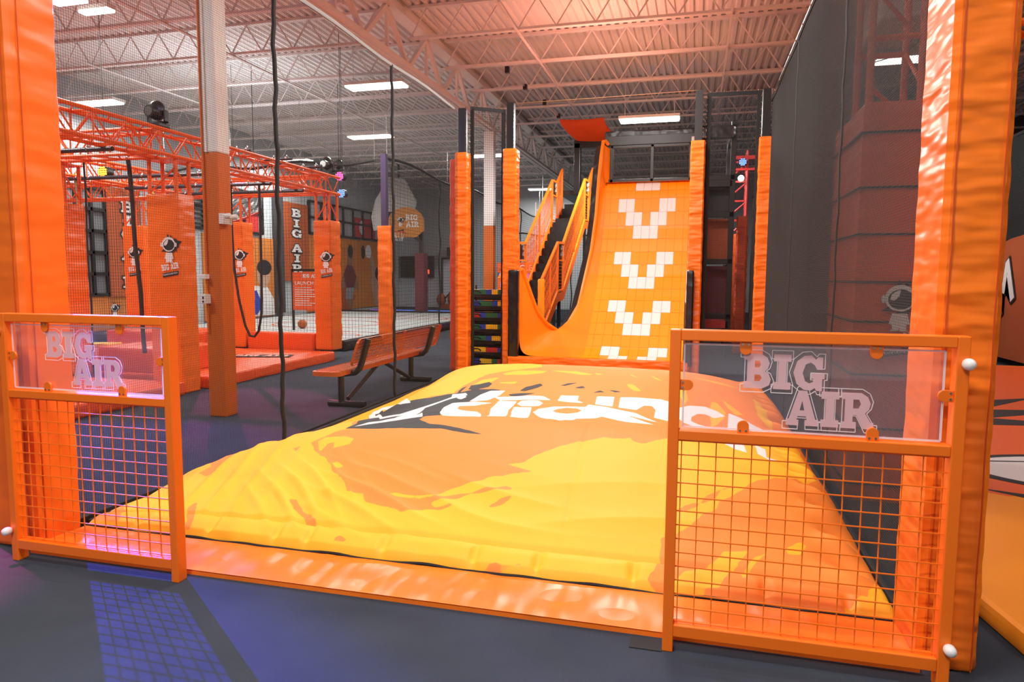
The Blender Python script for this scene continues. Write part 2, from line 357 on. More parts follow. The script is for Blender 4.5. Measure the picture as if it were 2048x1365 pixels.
# roof joists: open web, both sides of the girder
def joist(x0, x1):
    t = thing('roof_joist', 'white open-web steel roof joist running across the hall under the deck', 'roof joist', (0, 0, 5.46), 'white open-web roof joists under the deck')
    obj('top_chord', MB().box((x0, -.05, 5.955), (x1, .05, 5.999)), M_steel, t, smooth=None)
    obj('bottom_chord', MB().box((x0, -.045, 5.46), (x1, .045, 5.50)), M_steel, t, smooth=None)
    m = MB(); k = int((x1-x0)/.62); d = (x1-x0)/k
    for i in range(k):
        m.bar((x0+i*d, 0, 5.49), (x0+(i+.5)*d, 0, 5.96), .02); m.bar((x0+(i+.5)*d, 0, 5.96), (x0+(i+1)*d, 0, 5.49), .02)
    obj('web', m, M_steel, t, smooth=None)
    return t
for (a, b) in ((-13.9, -5.12), (-4.78, 8.4)):
    j0 = joist(a, b)
    for k in range(-3, 11):
        y = 12.95+1.7*k
        if k == -3: j0.location.y = y
        else: dup(j0, (0, y, 5.46))
g = thing('roof_girder', 'heavy white steel lattice girder running lengthwise over the two columns', 'girder', (-4.95, -5, 5.05))
obj('top_chord', MB().box((-5.07, -5.5, 5.84), (-4.83, 31, 5.95)), M_steel, g, smooth=None)
obj('bottom_chord', MB().box((-5.06, -5.5, 5.05), (-4.97, 31, 5.12)).box((-4.93, -5.5, 5.05), (-4.84, 31, 5.12)), M_steel, g, smooth=None)
m = MB(); y = -5.45
while y < 30.6:
    m.bar((-4.95, y, 5.1), (-4.95, y+.85, 5.86), .07); m.bar((-4.95, y+.85, 5.86), (-4.95, y+1.7, 5.1), .07); m.bar((-4.95, y+.85, 5.1), (-4.95, y+.85, 5.86), .05); y += 1.7
obj('web', m, M_steel, g, smooth=None)
# bridging pipes along the deck between the joists
for x in (-2.9, .4, -8.2, -11.2):
    t = thing('bridging_pipe', 'thin white bridging rod tying the roof joists together lengthwise', 'rod', (x, 0, 5.44), 'thin white bridging rods between the joists')
    obj('rod', MB().bar((x, 7, 5.44), (x, 31, 5.44), .03), M_steel, t, smooth=None)
def column(x, y, w, d, top, label):
    t = thing('steel_column', label, 'column', (x, y, 0))
    obj('orange_base_paint', MB().box((x-w/2, y-d/2, 0), (x+w/2, y+d/2, 2.75)), M_colorange, t, bevel=.012, smooth=None)
    obj('white_upper_paint', MB().box((x-w/2, y-d/2, 2.75), (x+w/2, y+d/2, top)), M_white, t, bevel=.012, smooth=None)
    return t
c1 = column(-4.86, 6.3, .2, .2, 5.05, 'near square column, orange below and white above, standing in front of the orange towers')
c2 = column(-5.02, 16.75, .25, .2, 5.05, 'far square column, orange below and white above, seen between the two padded poles')
m = MB().box((-4.93, 6.165, .02), (-4.9, 6.2, 4.9)); m.v = m.v
obj('conduit', MB().tube([(-4.925, 6.185, .9), (-4.925, 6.185, 4.95)], .013), M_colorange, c1)
obj('conduit', MB().tube([(-4.885, 6.185, 2.75), (-4.885, 6.185, 4.95)], .011), M_white, c1)
m = MB().box((-4.975, 6.13, 1.455), (-4.90, 6.2, 1.505)); o = tag(obj('junction_box', m, M_white, None, bevel=.004), 'small flat white junction box on the near column', 'electrical box')
t = thing('outlet_box', 'square white outlet box with black sockets low on the near column', 'electrical box', (-4.93, 6.16, 1.2))
obj('box_body', MB().box((-4.985, 6.11, 1.20), (-4.895, 6.2, 1.30)), M_white, t, bevel=.004)
obj('socket', MB().box((-4.925, 6.105, 1.25), (-4.908, 6.112, 1.275)).box((-4.925, 6.105, 1.215), (-4.908, 6.112, 1.232)), M_letterk, t)
t = thing('emergency_light', 'white twin-head emergency light on the side of the near column', 'emergency light', (-4.76, 6.25, 2.02))
obj('housing', MB().box((-4.76, 6.19, 2.02), (-4.70, 6.33, 2.13)), M_white, t, bevel=.006)
obj('lamp_head', MB().lathe((-4.66, 6.2, 2.1), [(.028, -.02), (.03, .02), (.02, .035)], 12, 'x'), M_white, t); obj('lamp_head', MB().lathe((-4.66, 6.31, 2.1), [(.028, -.02), (.03, .02), (.02, .035)], 12, 'x'), M_white, t)
# ceiling lights
for (x, y, z, lb, k) in BAYS:
    s_ = .42 if y < 9 else 1
    t = thing('ceiling_light', lb, 'ceiling light', (x, y, z))
    obj('housing', MB().box((x-.62*s_, y-.19*s_, z), (x+.62*s_, y+.19*s_, z+.06)), M_white, t, bevel=.01)
    obj('lens', MB().box((x-.6*s_, y-.17*s_, z-.035), (x+.6*s_, y+.17*s_, z-.001)), M_lamp, t, bevel=.012)
    obj('suspension', MB().bar((x-.5*s_, y, z+.06), (x-.5*s_, y, 6.0), .008).bar((x+.5*s_, y, z+.06), (x+.5*s_, y, 6.0), .008), M_cable, t, smooth=None)
m = MB().box((2.15, 9.9, 4.75), (2.75, 11.2, 5.6)); o = tag(obj('heater_box', m, M_steel, bevel=.02), 'white boxy ceiling unit half hidden behind the dark side net', 'ceiling unit')
obj('bracket', MB().bar((2.3, 10, 5.6), (2.3, 10, 6), .03).bar((2.6, 11, 5.6), (2.6, 11, 6), .03), M_steel, o, smooth=None)
for (x, y, lb) in ((-3.72, 13.6, 'small black camera-like sprinkler bracket with a bright rod under the deck, nearer to the viewer'), (-3.55, 16.3, 'small dark bracket on the deck beside the far end of the girder')):
    t = thing('unit_bracket', lb, 'bracket', (x, y, 5.5)); obj('drop_rod', MB().bar((x, y, 5.6), (x, y, 6), .01), M_steel, t)
    obj('clamp', MB().box((x-.04, y-.04, 5.5), (x+.04, y+.04, 5.62)).box((x+.18, y+.55, 5.32), (x+.26, y+.63, 5.42)), M_black, t)
    obj('rod', MB().tube([(x, y, 5.52), (x+.22, y+.6, 5.38)], .018), M_cable if 'bright' in lb else M_steel, t)
# ---------------------------------------------------------------- landing airbag
BPY=[3.2,3.22,3.28,3.36,3.5,3.8,4.2,4.6,4.9,5.2,5.45,5.7,6.2,6.7,7.2,7.8,8.6,9.3,9.8,10.02]
BPZ=[0.0,.07,.105,.125,.19,.32,.44,.49,.465,.395,.395,.44,.53,.58,.56,.485,.375,.25,.14,.02]
def bag_height(x,y):
    """rest height of the inflated landing bag over the lane, metres"""
    x=np.asarray(x,float);y=np.asarray(y,float)
    P=sum(np.interp(y+d,BPY,BPZ) for d in (-.12,-.06,0,.06,.12))/5
    P=np.where(y<3.45,np.interp(y,BPY,BPZ),P)
    s=np.clip((x+3.45)/4.35,0,1)
    E=np.clip(1-np.abs(2*s-1)**3.7,0,1)**.55
    E=E*(1-.58*np.exp(-((x+3.35)/.36)**2)*np.clip((y-3.9)/.8,0,1))
    E=E*(1-.80*np.exp(-((x+3.45)/.80)**2)*np.clip((y-4.1)/.8,0,1)*np.clip((8.0-y)/.9,0,1))
    low=np.interp(y,[3.2,3.35,3.6],[.6,.35,0])      # the hem stays up right into the corners
    return P*(E*(1-low)+low*np.clip(E*6,0,1))
BAG_ART = {"orange":[[[-2.386,4.26],[-2.45,4.13],[-2.467,4.07],[-2.322,3.91],[-2.251,3.88],[-2.165,3.79],[-2.106,3.72],[-2.047,3.68],[-1.942,3.6],[-1.837,3.59],[-1.797,3.53],[-1.656,3.5],[-1.552,3.48],[-1.472,3.51],[-1.342,3.53],[-1.264,3.55],[-1.271,3.57],[-1.376,3.54],[-1.403,3.57],[-1.209,3.66],[-0.989,3.73],[-1.013,3.75],[-1.216,3.68],[-1.429,3.6],[-1.614,3.6],[-1.684,3.61],[-1.541,3.61],[-1.422,3.62],[-1.341,3.69],[-1.206,3.77],[-1.117,3.83],[-0.91,3.9],[-1.058,3.96],[-0.967,4.01],[-0.837,4.19],[-0.742,4.3],[-0.545,4.45],[-0.424,4.44],[-0.386,4.48],[-0.348,4.42],[-0.295,4.38],[-0.156,4.54],[-0.107,4.71],[0.135,5.35],[0.435,5.53],[0.635,5.77],[0.95,5.4],[0.95,10.3],[-2.4,10.3],[-1.528,7.04],[-1.685,6.7],[-1.931,6.47],[-1.993,6.26],[-2.073,6.05],[-2.097,5.87],[-2.605,5.83],[-3.134,6.28],[-2.31,4.32]],[[-0.073,3.53],[0.015,3.6],[0.067,3.69],[0.144,3.77],[0.169,3.84],[0.277,3.97],[0.379,4.16],[0.565,4.35],[0.622,4.46],[0.675,4.46],[0.92,4.6],[0.92,3.62],[0.795,3.34],[0.692,3.17],[0.639,3.1],[0.061,3.11],[0.083,3.21],[0.149,3.24],[0.236,3.4],[0.304,3.5],[0.175,3.46],[0.075,3.33],[-0.001,3.29],[-0.068,3.24],[-0.108,3.19],[-0.157,3.21],[-0.19,3.22],[-0.13,3.35],[-0.134,3.49]],[[0.8,3.5],[0.76,4.5],[0.79,5.5],[0.77,6.5],[0.8,8],[0.93,8],[0.93,3.4]],[[-2.282,3.5],[-2.235,3.5],[-2.137,3.42],[-1.986,3.35],[-1.938,3.32],[-2.042,3.34],[-2.208,3.43]],[[-1.843,3.26],[-1.824,3.28],[-1.773,3.25],[-1.779,3.24],[-1.838,3.24]],[[-2.872,3.38],[-2.862,3.42],[-2.762,3.28],[-2.742,3.22],[-2.762,3.22]],[[-3.126,3.77],[-3.092,3.85],[-3.723,4.82],[-3.009,4.0],[-3.022,3.86],[-2.96,3.73],[-3.02,3.71]],[[-3.569,3.24],[-3.615,3.41],[-3.6,3.59],[-3.315,3.36],[-3.218,3.22],[-3.362,3.22]],[[-1.067,3.59],[-1.026,3.64],[-0.973,3.66],[-1.015,3.6]],[[-1.218,3.2],[-1.008,3.21],[-0.88,3.22],[-0.806,3.23],[-0.903,3.21],[-1.048,3.17]],[[-2.559,4.01],[-2.52,4.02],[-2.519,3.97]],[[-0.073,3.71],[0.056,3.8],[0.136,3.92],[0.219,4.0],[0.163,3.91],[0.082,3.79],[-0.059,3.68]]],"yellow":[[[-2.336,3.96],[-2.338,4.06],[-2.292,4.09],[-2.268,4.0],[-2.173,4.06],[-2.18,4.13],[-2.268,4.17],[-2.414,4.16],[-2.426,4.09]],[[-2.184,3.83],[-2.155,3.86],[-2.076,3.81],[-2.122,3.78]],[[0.154,6.08],[0.199,6.08],[0.23,6.0],[0.27,5.87],[0.249,5.73],[0.199,5.56],[0.144,5.45],[0.142,5.8]],[[0.244,6.22],[0.337,6.05],[0.407,5.93],[0.348,5.87],[0.29,6.0]],[[0.541,6.69],[0.622,6.5],[0.644,5.86],[0.579,5.91],[0.533,6.08]],[[0.465,3.56],[0.519,3.62],[0.551,3.65],[0.57,3.63],[0.533,3.54],[0.473,3.52]],[[0.679,3.22],[0.714,3.25],[0.788,3.36],[0.804,3.22],[0.847,3.16],[0.764,3.14],[0.692,3.17]],[[0.241,3.33],[0.317,3.45],[0.366,3.49],[0.391,3.51],[0.314,3.41],[0.262,3.29]],[[-0.169,6.81],[-0.118,6.64],[-0.068,6.38],[-0.032,6.02],[-0.066,5.86],[-0.114,6.12]],[[-0.601,6.33],[-0.504,6.25],[-0.438,6.1],[-0.49,6.09],[-0.551,6.19]],[[-1.807,6.48],[-1.673,6.65],[-1.395,6.66],[-1.419,6.54],[-1.565,6.42],[-1.759,6.4]],[[-1.384,6.73],[-1.132,6.73],[-0.933,6.56],[-1.051,6.54],[-1.265,6.64]],[[-0.919,6.63],[-0.815,6.57],[-0.884,6.55]],[[-0.585,6.65],[-0.491,6.53],[-0.57,6.59]],[[-0.399,6.68],[-0.259,6.49],[-0.344,6.54]],[[-1.742,6.13],[-1.573,6.16],[-1.581,6.1],[-1.724,6.1]],[[-1.989,6.02],[-1.931,6.22],[-1.781,6.3],[-1.814,6.16],[-1.91,6.0]],[[-0.006,6.91],[0.304,7.04],[0.447,7.05],[0.203,6.8]]],"dark":[[[-2.34,4.31],[-2.329,4.46],[-3.225,6.44],[-3.351,6.96],[-2.654,5.94],[-2.305,5.82],[-2.103,5.86],[-1.918,5.95],[-1.755,5.96],[-1.653,5.93],[-1.728,5.87],[-1.768,5.83],[-1.868,5.64],[-2.041,5.56],[-2.055,5.45],[-1.799,4.77],[-1.886,4.67],[-1.883,4.55],[-1.764,4.45],[-1.664,4.44],[-1.526,4.41],[-1.336,4.33],[-1.466,4.33],[-1.634,4.36],[-1.819,4.34],[-2.077,4.31]],[[-1.5,5.93],[-1.469,6.03],[-1.352,6.13],[-1.315,6.09],[-1.351,6.02],[-1.444,5.93]],[[-1.167,6.11],[-1.107,6.18],[-1.0,6.23],[-1.115,6.1]],[[-1.032,6.07],[-0.961,6.13],[-0.916,6.08],[-0.972,6.06]],[[-0.841,5.96],[-0.79,6.04],[-0.75,6.0]],[[-0.724,6.07],[-0.662,6.07],[-0.593,6.04],[-0.656,6.02]],[[-1.987,5.94],[-1.989,6.05],[-1.915,6.09],[-1.845,6.15],[-1.796,6.1],[-1.803,6.01],[-1.912,5.93]],[[-2.066,5.85],[-2.063,5.98],[-2.006,6.07],[-2.03,5.94],[-2.037,5.85]],[[-1.581,5.84],[-1.478,5.88],[-1.321,5.89],[-1.46,5.81],[-1.548,5.8]]],"white":[[[-3.17,6.33],[-2.196,4.56],[-2.137,4.78],[-2.237,5.53],[-2.076,5.72],[-1.984,5.79],[-1.943,5.81],[-1.978,5.87],[-2.052,5.85],[-2.1,5.85],[-2.08,5.77],[-2.156,5.68],[-2.257,5.58],[-2.427,5.43],[-2.644,5.54],[-3.102,6.35],[-3.24,6.61],[-3.271,6.92],[-2.636,5.9],[-2.479,5.79],[-2.518,5.86],[-3.257,7.22],[-3.382,7.09],[-3.353,6.78],[-3.285,6.56]],[[-2.239,4.47],[-2.163,4.49],[-2.096,4.6],[-2.195,5.37],[-1.901,4.65],[-1.943,4.61],[-2.025,4.53],[-2.11,4.46],[-2.221,4.41],[-2.264,4.38],[-2.303,4.35]],[[-2.031,5.83],[-1.967,5.81],[-1.936,5.76],[-1.967,5.7],[-2.014,5.73]],[[-1.658,5.63],[-1.821,5.65],[-2.014,5.61],[-2.055,5.51],[-2.031,5.35],[-1.78,4.74],[-1.717,4.73],[-1.498,4.79],[-1.648,5.27],[-1.71,5.37],[-1.854,5.41],[-1.912,5.45],[-1.926,5.53],[-1.789,5.55]],[[-1.617,5.69],[-1.456,5.69],[-1.469,5.46],[-1.358,4.89],[-1.47,4.85],[-1.628,5.47]],[[-1.446,5.55],[-1.297,5.56],[-1.185,4.87],[-1.305,4.88],[-1.433,5.42]],[[-1.44,5.63],[-1.423,5.7],[-1.348,5.72],[-1.269,5.72],[-1.223,5.67],[-1.242,5.6],[-1.315,5.58],[-1.393,5.58]],[[-1.254,5.43],[-1.231,5.53],[-1.123,5.6],[-0.853,5.62],[-0.837,5.68],[-0.686,5.64],[-0.596,5.6],[-0.434,5.55],[-0.24,5.37],[-0.385,5.43],[-0.537,5.5],[-0.411,5.41],[-0.27,5.29],[-0.484,5.28],[-0.687,5.4],[-0.726,5.34],[-0.867,5.26],[-0.916,4.83],[-1.12,5.18]],[[-1.875,5.66],[-1.826,5.81],[-1.759,5.91],[-1.622,5.92],[-1.643,5.8],[-1.716,5.69],[-1.834,5.66]],[[-1.678,5.76],[-1.502,5.8],[-1.384,5.83],[-1.254,5.83],[-1.171,5.75],[-1.36,5.73],[-1.615,5.7]],[[-1.107,5.87],[-0.951,5.88],[-0.943,5.76],[-0.88,5.71],[-0.999,5.71],[-1.112,5.74]],[[-0.794,5.88],[-0.646,5.89],[-0.634,5.65],[-0.784,5.69]],[[-0.595,5.89],[-0.449,5.92],[-0.383,5.93],[-0.262,5.94],[-0.182,5.9],[-0.137,5.8],[-0.13,5.57],[-0.163,5.43],[-0.289,5.49],[-0.288,5.67],[-0.321,5.75],[-0.385,5.74],[-0.44,5.62],[-0.584,5.64]],[[-0.113,5.78],[-0.026,5.87],[0.107,5.91],[0.202,5.85],[0.262,5.77],[0.171,5.68],[0.106,5.73],[0.043,5.71],[-0.003,5.62],[-0.006,5.53],[0.055,5.47],[0.173,5.43],[0.044,5.38],[-0.062,5.46],[-0.122,5.58]],[[0.289,5.87],[0.378,5.83],[0.477,5.75],[0.569,5.71],[0.552,5.61],[0.439,5.58],[0.343,5.52],[0.266,5.46]],[[0.185,4.72],[0.341,4.92],[0.348,4.59],[0.274,4.6]],[[0.434,5.17],[0.501,5.05],[0.472,4.65],[0.56,4.69],[0.488,4.59],[0.418,4.66]],[[0.57,5.41],[0.685,5.33],[0.633,5.33]]],"hole":[[[-1.104,5.49],[-1.073,5.54],[-1.001,5.58],[-0.911,5.57],[-0.872,5.53],[-0.894,5.47],[-0.971,5.42],[-1.061,5.44]]]}
# ================================================================ the airbag lane
def gate(label, x0, x1, hinge, y0=2.73, y1=2.79):
    t = thing('lane_gate', label, 'gate', ((x0+x1)/2, 2.76, 0))
    w = .042
    fr = MB().box((x0, y0, 0), (x0+w, y1, 1.3)).box((x1-w, y0, 0), (x1, y1, 1.3))
    obj('post', MB().box((x0, y0, 0), (x0+w, y1, 1.3)), M_paint, t, bevel=.004); obj('post', MB().box((x1-w, y0, 0), (x1, y1, 1.3)), M_paint, t, bevel=.004)
    obj('top_rail', MB().box((x0+w, y0, 1.258), (x1-w, y1, 1.3)), M_paint, t, bevel=.004)
    obj('middle_rail', MB().box((x0+w, y0, .868), (x1-w, y1, .908)), M_paint, t, bevel=.004)
    obj('bottom_rail', MB().box((x0+w, y0, .065), (x1-w, y1, .115)), M_paint, t, bevel=.004)
    m = MB(); n = 15; xa, xb = x0+w, x1-w
    for i in range(n):
        x = xa+.012+(xb-xa-.024)*i/(n-1); m.bar((x, 2.76, .115), (x, 2.76, .868), .0042)
    for j in range(14):
        z = .122+.74*j/13; m.bar((xa, 2.755, z), (xb, 2.755, z), .0042)
    obj('wire_grid', m, M_paint, t, smooth=None)
    px0, px1, pz0, pz1 = x0+.055, x1-.07, .918, 1.244
    obj('acrylic_pane', MB().box((px0, 2.757, pz0), (px1, 2.763, pz1)), M_acr, t, smooth=None)
    m = MB()
    for a, b in (((px0, pz0), (px1, pz0)), ((px1, pz0), (px1, pz1)), ((px1, pz1), (px0, pz1)), ((px0, pz1), (px0, pz0))): m.bar((a[0], 2.76, a[1]), (b[0], 2.76, b[1]), .0028, .007)
    obj('pane_edge', m, M_etch, t, smooth=None)
    wd = px1-px0
    for (cx, cz, ang) in ((px0+.25*wd, 1.258, -90), (px0+.75*wd, 1.258, -90), (px0+.25*wd, .908, 90), (px0+.75*wd, .908, 90), (x0+w, 1.085, 0), (x1-w, 1.085, 180)):
        L = [(0, -.021), (.028, -.021)]+[(.028+.021*math.cos(R(a)), .021*math.sin(R(a))) for a in range(-75, 90, 15)]+[(.028, .021), (0, .021)]
        c, s = math.cos(R(ang)), math.sin(R(ang)); L = [(cx+u*c-v*s, cz+u*s+v*c) for u, v in L]
        cl = obj('pane_clip', MB().prism(L, 'y', 2.742, 2.753), M_paint, t, bevel=.0015)
        m = MB()
        for dv in (-.011, .011):
            u, v = .009, dv; m.lathe((cx+u*c-v*s, 2.742, cz+u*s+v*c), [(.0045, -.002), (.0045, .001)], 10, 'y')
        obj('screw', m, M_screw, cl)
    for wd_, ox, oz, h in (('BIG', px0+.245*wd, 1.082, .132), ('AIR', px0+.42*wd, .948, .132)):
        for off, mt, dy, e in ((0, M_frost, 2.754, .0015), ):
            s, sw = slab(wd_, h, .07, e, off); k = {'BIG': .285, 'AIR': .30}[wd_]/sw; s.v = [(v[0]*k, v[1], v[2]) for v in s.v]
            s = put(s, (ox, dy, oz), (1, 0, 0), (0, 0, 1)); obj('engraved_letters', s, mt, t, smooth=None)
        a, sw = slab(wd_, h, .07, .0006, .017); b, _ = slab(wd_, h, .07, .0006, .014); a.v = [(v[0]*k, v[1], v[2]) for v in a.v]
        # outline: only the outermost contour of each fattened word
        L = []
        x = 0
        m = MB()
        for ch in wd_:
            gw, ls = GL[ch]; P = [((q[0]+x)*h*k, q[1]*h) for q in ls[0]]; cxx = sum(p[0] for p in P)/len(P); cyy = h/2
            x += gw+.07
            Q = [(cxx+(p[0]-cxx)*1.22, cyy+(p[1]-cyy)*1.22) for p in P]
            for i in range(len(Q)):
                q0, q1 = Q[i], Q[(i+1) % len(Q)]; m.bar((ox+q0[0], 2.755, oz+q0[1]), (ox+q1[0], 2.755, oz+q1[1]), .0022)
        obj('engraved_outline', m, M_etch, t, smooth=None)
    hx = x1-.012 if hinge > 0 else x0+.005
    for z in (1.205, .165):
        obj('bumper_knob', MB().lathe((hx, 2.70, z), [(.008, .03), (.016, .026), (.021, .015), (.021, .0), (.017, -.012), (.008, -.018), (.002, -.019)], 16, 'y'), M_knob, t)
    return t
gate('left orange gate with engraved clear pane, in front of the left padded pillar', -3.43, -2.395, -1)
gate('right orange gate with engraved clear pane, in front of the right padded pillar', -.09, .935, 1)
def seams(o, xs, y, z1, xb=None):
    for x in xs: obj('seam', MB().tube([(x+.0015*math.sin(z*.9), y-.001, .01+z*z1/60) for z in range(61)], .003, 5), M_seam, o)
M_seam = mat('seam_orange', (.55, .07, .005), .6)
o = tag(obj('padded_pillar', pad_mesh((.865, 2.87, 0), (1.075, 3.22, 4.3), .02, .0018, 3), M_vinyl_pole), 'right foreground pillar wrapped in orange vinyl, behind the right gate', 'padded pillar'); seams(o, (.895, 1.05), 2.868, 4.28)
o = tag(obj('padded_pillar', pad_mesh((-3.74, 2.87, 0), (-3.43, 3.17, 4.3), .02, .0015, 4), M_vinyl), 'left foreground pillar wrapped in orange vinyl, behind the left gate', 'padded pillar'); seams(o, (-3.47, -3.71), 2.868, 4.28)
obj('seam', MB().tube([(-3.427, 2.93, .01), (-3.427, 2.93, 4.28)], .003, 5), M_seam, o)
# front mat
def mat_surf(u, v):
    x = -3.43+4.3*u; y = 2.83+.355*v
    return (x, y, .026+(.008*math.sin(x*6+y*9+math.sin(x*3))+.004*math.sin(x*15-y*12))*math.sin(v*3.1))
m = MB().grid(130, 12, mat_surf); m.box((-3.43, 2.832, 0), (.87, 3.185, .02))
tag(obj('entry_mat', m, M_mat), 'long glossy orange vinyl mat between the two gates, before the airbag', 'floor mat')
m = MB().box((-.22, 2.72, 0), (-.09, 2.80, .004)); tag(obj('tape_strip', m, M_strap), 'short dark tape strip on the carpet at the foot of the right gate', 'tape')
for (a, b) in (((-3.488, 3.25), (-3.452, 10.0)), ((.903, 3.25), (.938, 10.3))):
    lb = 'black edging strip on the carpet along the left side of the airbag' if a[0] < 0 else 'black edging strip on the carpet along the right side of the airbag'
    tag(obj('edging_strip', MB().box((a[0], a[1], 0), (b[0], b[1], .035)), M_strap, bevel=.01), lb, 'floor edging')
def _noise(x, y, seed):
    """smooth value noise on numpy arrays"""
    rs = np.random.RandomState(seed); T = rs.rand(256, 256)
    xi = np.floor(x).astype(int); yi = np.floor(y).astype(int); fx = x-xi; fy = y-yi; fx = fx*fx*(3-2*fx); fy = fy*fy*(3-2*fy)
    g = lambda a, b: T[a % 256, b % 256]
    return (g(xi, yi)*(1-fx)+g(xi+1, yi)*fx)*(1-fy)+(g(xi, yi+1)*(1-fx)+g(xi+1, yi+1)*fx)*fy-.5
def _sd(px, py, poly):
    """signed distance to a polygon, positive inside"""
    P = np.array(poly); Q = np.roll(P, -1, 0); d = np.full(px.shape, 1e9); ins = np.zeros(px.shape, bool)
    for (ax, ay), (bx, by) in zip(P, Q):
        ex, ey = bx-ax, by-ay; L = ex*ex+ey*ey+1e-12
        t = np.clip(((px-ax)*ex+(py-ay)*ey)/L, 0, 1); d = np.minimum(d, (px-ax-t*ex)**2+(py-ay-t*ey)**2)
        c = ((ay > py) != (by > py)) & (px < (bx-ax)*(py-ay)/(by-ay+1e-12)+ax); ins ^= c
    d = np.sqrt(d); return np.where(ins, d, -d)
def airbag():
    x0, x1, y0, y1 = -3.45, .9, 3.2, 10.02; nx, ny = 300, 520
    # rows bunch towards the front hem
    t = np.linspace(0, 1, ny); ys = y0+(y1-y0)*(t*.72+.28*t**2); e = np.linspace(0, 1, nx); xs = x0+(x1-x0)*(e+.018*np.sin(e*2*math.pi)*-1)
    X, Y = np.meshgrid(xs, ys); Z = bag_height(X, Y)
    s = (X-x0)/(x1-x0)
    inner = np.clip(np.minimum(np.minimum(s, 1-s)*8, (Y-y0)*3), 0, 1)
    # folds running from the front-left corner region and along the front hem
    def folds(cx, cy, ang, wl, amp, rad, seed):
        ca, sa = math.cos(R(ang)), math.sin(R(ang)); u = (X-cx)*ca+(Y-cy)*sa; v = -(X-cx)*sa+(Y-cy)*ca
        w = v+.22*_noise(u*1.1+40, v*1.6+40, seed)+.12*u*u
        ridge = (1-np.abs(np.sin(w*math.pi/wl)))**1.6
        return amp*ridge*np.exp(-(u*u+v*v*1.6)/(rad*rad))
    Z = Z+2.5*inner*(folds(-2.85, 3.6, 98, .17, .014, .40, 1)+folds(-2.25, 3.5, 138, .12, .018, .36, 2)+folds(-1.8, 3.45, 156, .13, .016, .40, 3)
                 +folds(-3.0, 4.3, 95, .26, .010, .45, 4)+folds(-.3, 3.6, 10, .33, .006, .6, 5)+folds(-1.1, 3.5, 165, .2, .009, .4, 8))
    Z = Z+inner*.02*_noise(X*1.6, Y*1.6, 6)+inner*.006*_noise(X*6+3, Y*6, 7)
    # gathered left side and right seam
    gl = np.exp(-((X+3.3)/.12)**2); gr = np.exp(-((X-.74)/.10)**2)
    Z = Z+gl*.022*np.sin(Y*26+3*_noise(Y*2, X, 9))*inner+gr*.045*np.sin(Y*24+4*_noise(Y*3, X, 10))*np.clip((Y-y0)*2, 0, 1)
    # front hem: quilted tube with stitched joins
    hem = np.exp(-((Y-3.26)/.05)**2)
    Z = Z+hem*(.010*_noise(X*9, Y*14, 11))
    for jx in (-3.1, -2.62, -2.2, -2.0, -1.55, -1.05, -.72, -.25, .35, .7): Z = Z-.035*np.exp(-((X-jx)/.02)**2)*hem
    seam = np.exp(-((Y-3.345)/.012)**2); Z = Z-seam*.03
    Z = Z-.006*np.exp(-((X+.62+.05*(Y-3.4))/.012)**2)*(Y < 5.0)*inner
    Yd = Y+.025*_noise(X*2.3, Y*0+5, 13)*np.clip(1-(Y-3.2)*3, 0, 1)
    Z = np.maximum(Z, .012)
    me = bpy.data.meshes.new('landing_airbag')
    vs = np.stack([X, Yd, Z], -1).reshape(-1, 3)
    idx = np.arange(nx*ny).reshape(ny, nx)
    fs = np.stack([idx[:-1, :-1], idx[:-1, 1:], idx[1:, 1:], idx[1:, :-1]], -1).reshape(-1, 4)
    V = vs.tolist(); Fc = fs.tolist()
    # skirt to the floor
    ring = list(idx[0, :])+list(idx[1:, -1])+list(idx[-1, -2::-1])+list(idx[-2:0:-1, 0]); n0 = len(V)
    for i in ring: V.append([V[i][0], V[i][1], .0])
    for k in range(len(ring)):
        l = (k+1) % len(ring); Fc.append([int(ring[k]), n0+k, n0+l, int(ring[l])])
    me.from_pydata(V, [], Fc)
    me.polygons.foreach_set('use_smooth', [True]*len(Fc))
    # printed artwork as signed distances on the cloth
    rough = .012*_noise(X*14, Y*14, 20)+.006*_noise(X*40, Y*40, 21)
    px, py = X.ravel(), Y.ravel(); rg = rough.ravel()
    def field(name, polys, k=1.0, sub=()):
        d = np.full(px.shape, -1.0)
        for P in polys:
            if len(P) > 2:
                a = np.array(P); lo = a.min(0)-.15; hi = a.max(0)+.15; mk = (px > lo[0]) & (px < hi[0]) & (py > lo[1]) & (py < hi[1])
                if mk.any(): d[mk] = np.maximum(d[mk], _sd(px[mk], py[mk], P))
        for P in sub: d = np.minimum(d, -_sd(px, py, P))
        d = d+rg*k; at = me.attributes.new(name, 'FLOAT', 'POINT'); at.data.foreach_set('value', np.concatenate([d, np.full(len(ring), -1.0)]).astype(np.float32))
    field('sd_orange', BAG_ART['orange'], 1.6); field('sd_yellow', BAG_ART['yellow'], .8); field('sd_dark', BAG_ART['dark'], .8); field('sd_white', BAG_ART['white'], 0, BAG_ART['hole'])
    m = mat('airbag_cloth', (1, .49, .02), .6, bump=(6, .25, .02)); nt = m.node_tree; b = nt.nodes['Principled BSDF']
    cur = None
    for nm, col in (('sd_orange', (1, .27, .035)), ('sd_yellow', (1, .49, .02)), ('sd_dark', (.028, .036, .038)), ('sd_white', (.86, .85, .83))):
        a = nt.nodes.new('ShaderNodeAttribute'); a.attribute_name = nm; g = nt.nodes.new('ShaderNodeMapRange'); g.inputs[1].default_value = -.002; g.inputs[2].default_value = .002
        mx = nt.nodes.new('ShaderNodeMix'); mx.data_type = 'RGBA'; nt.links.new(a.outputs['Fac'], g.inputs[0]); nt.links.new(g.outputs[0], mx.inputs[0])
        if cur is None: mx.inputs[6].default_value = (1, .49, .02, 1)
        else: nt.links.new(cur, mx.inputs[6])
        mx.inputs[7].default_value = (*col, 1); cur = mx.outputs[2]
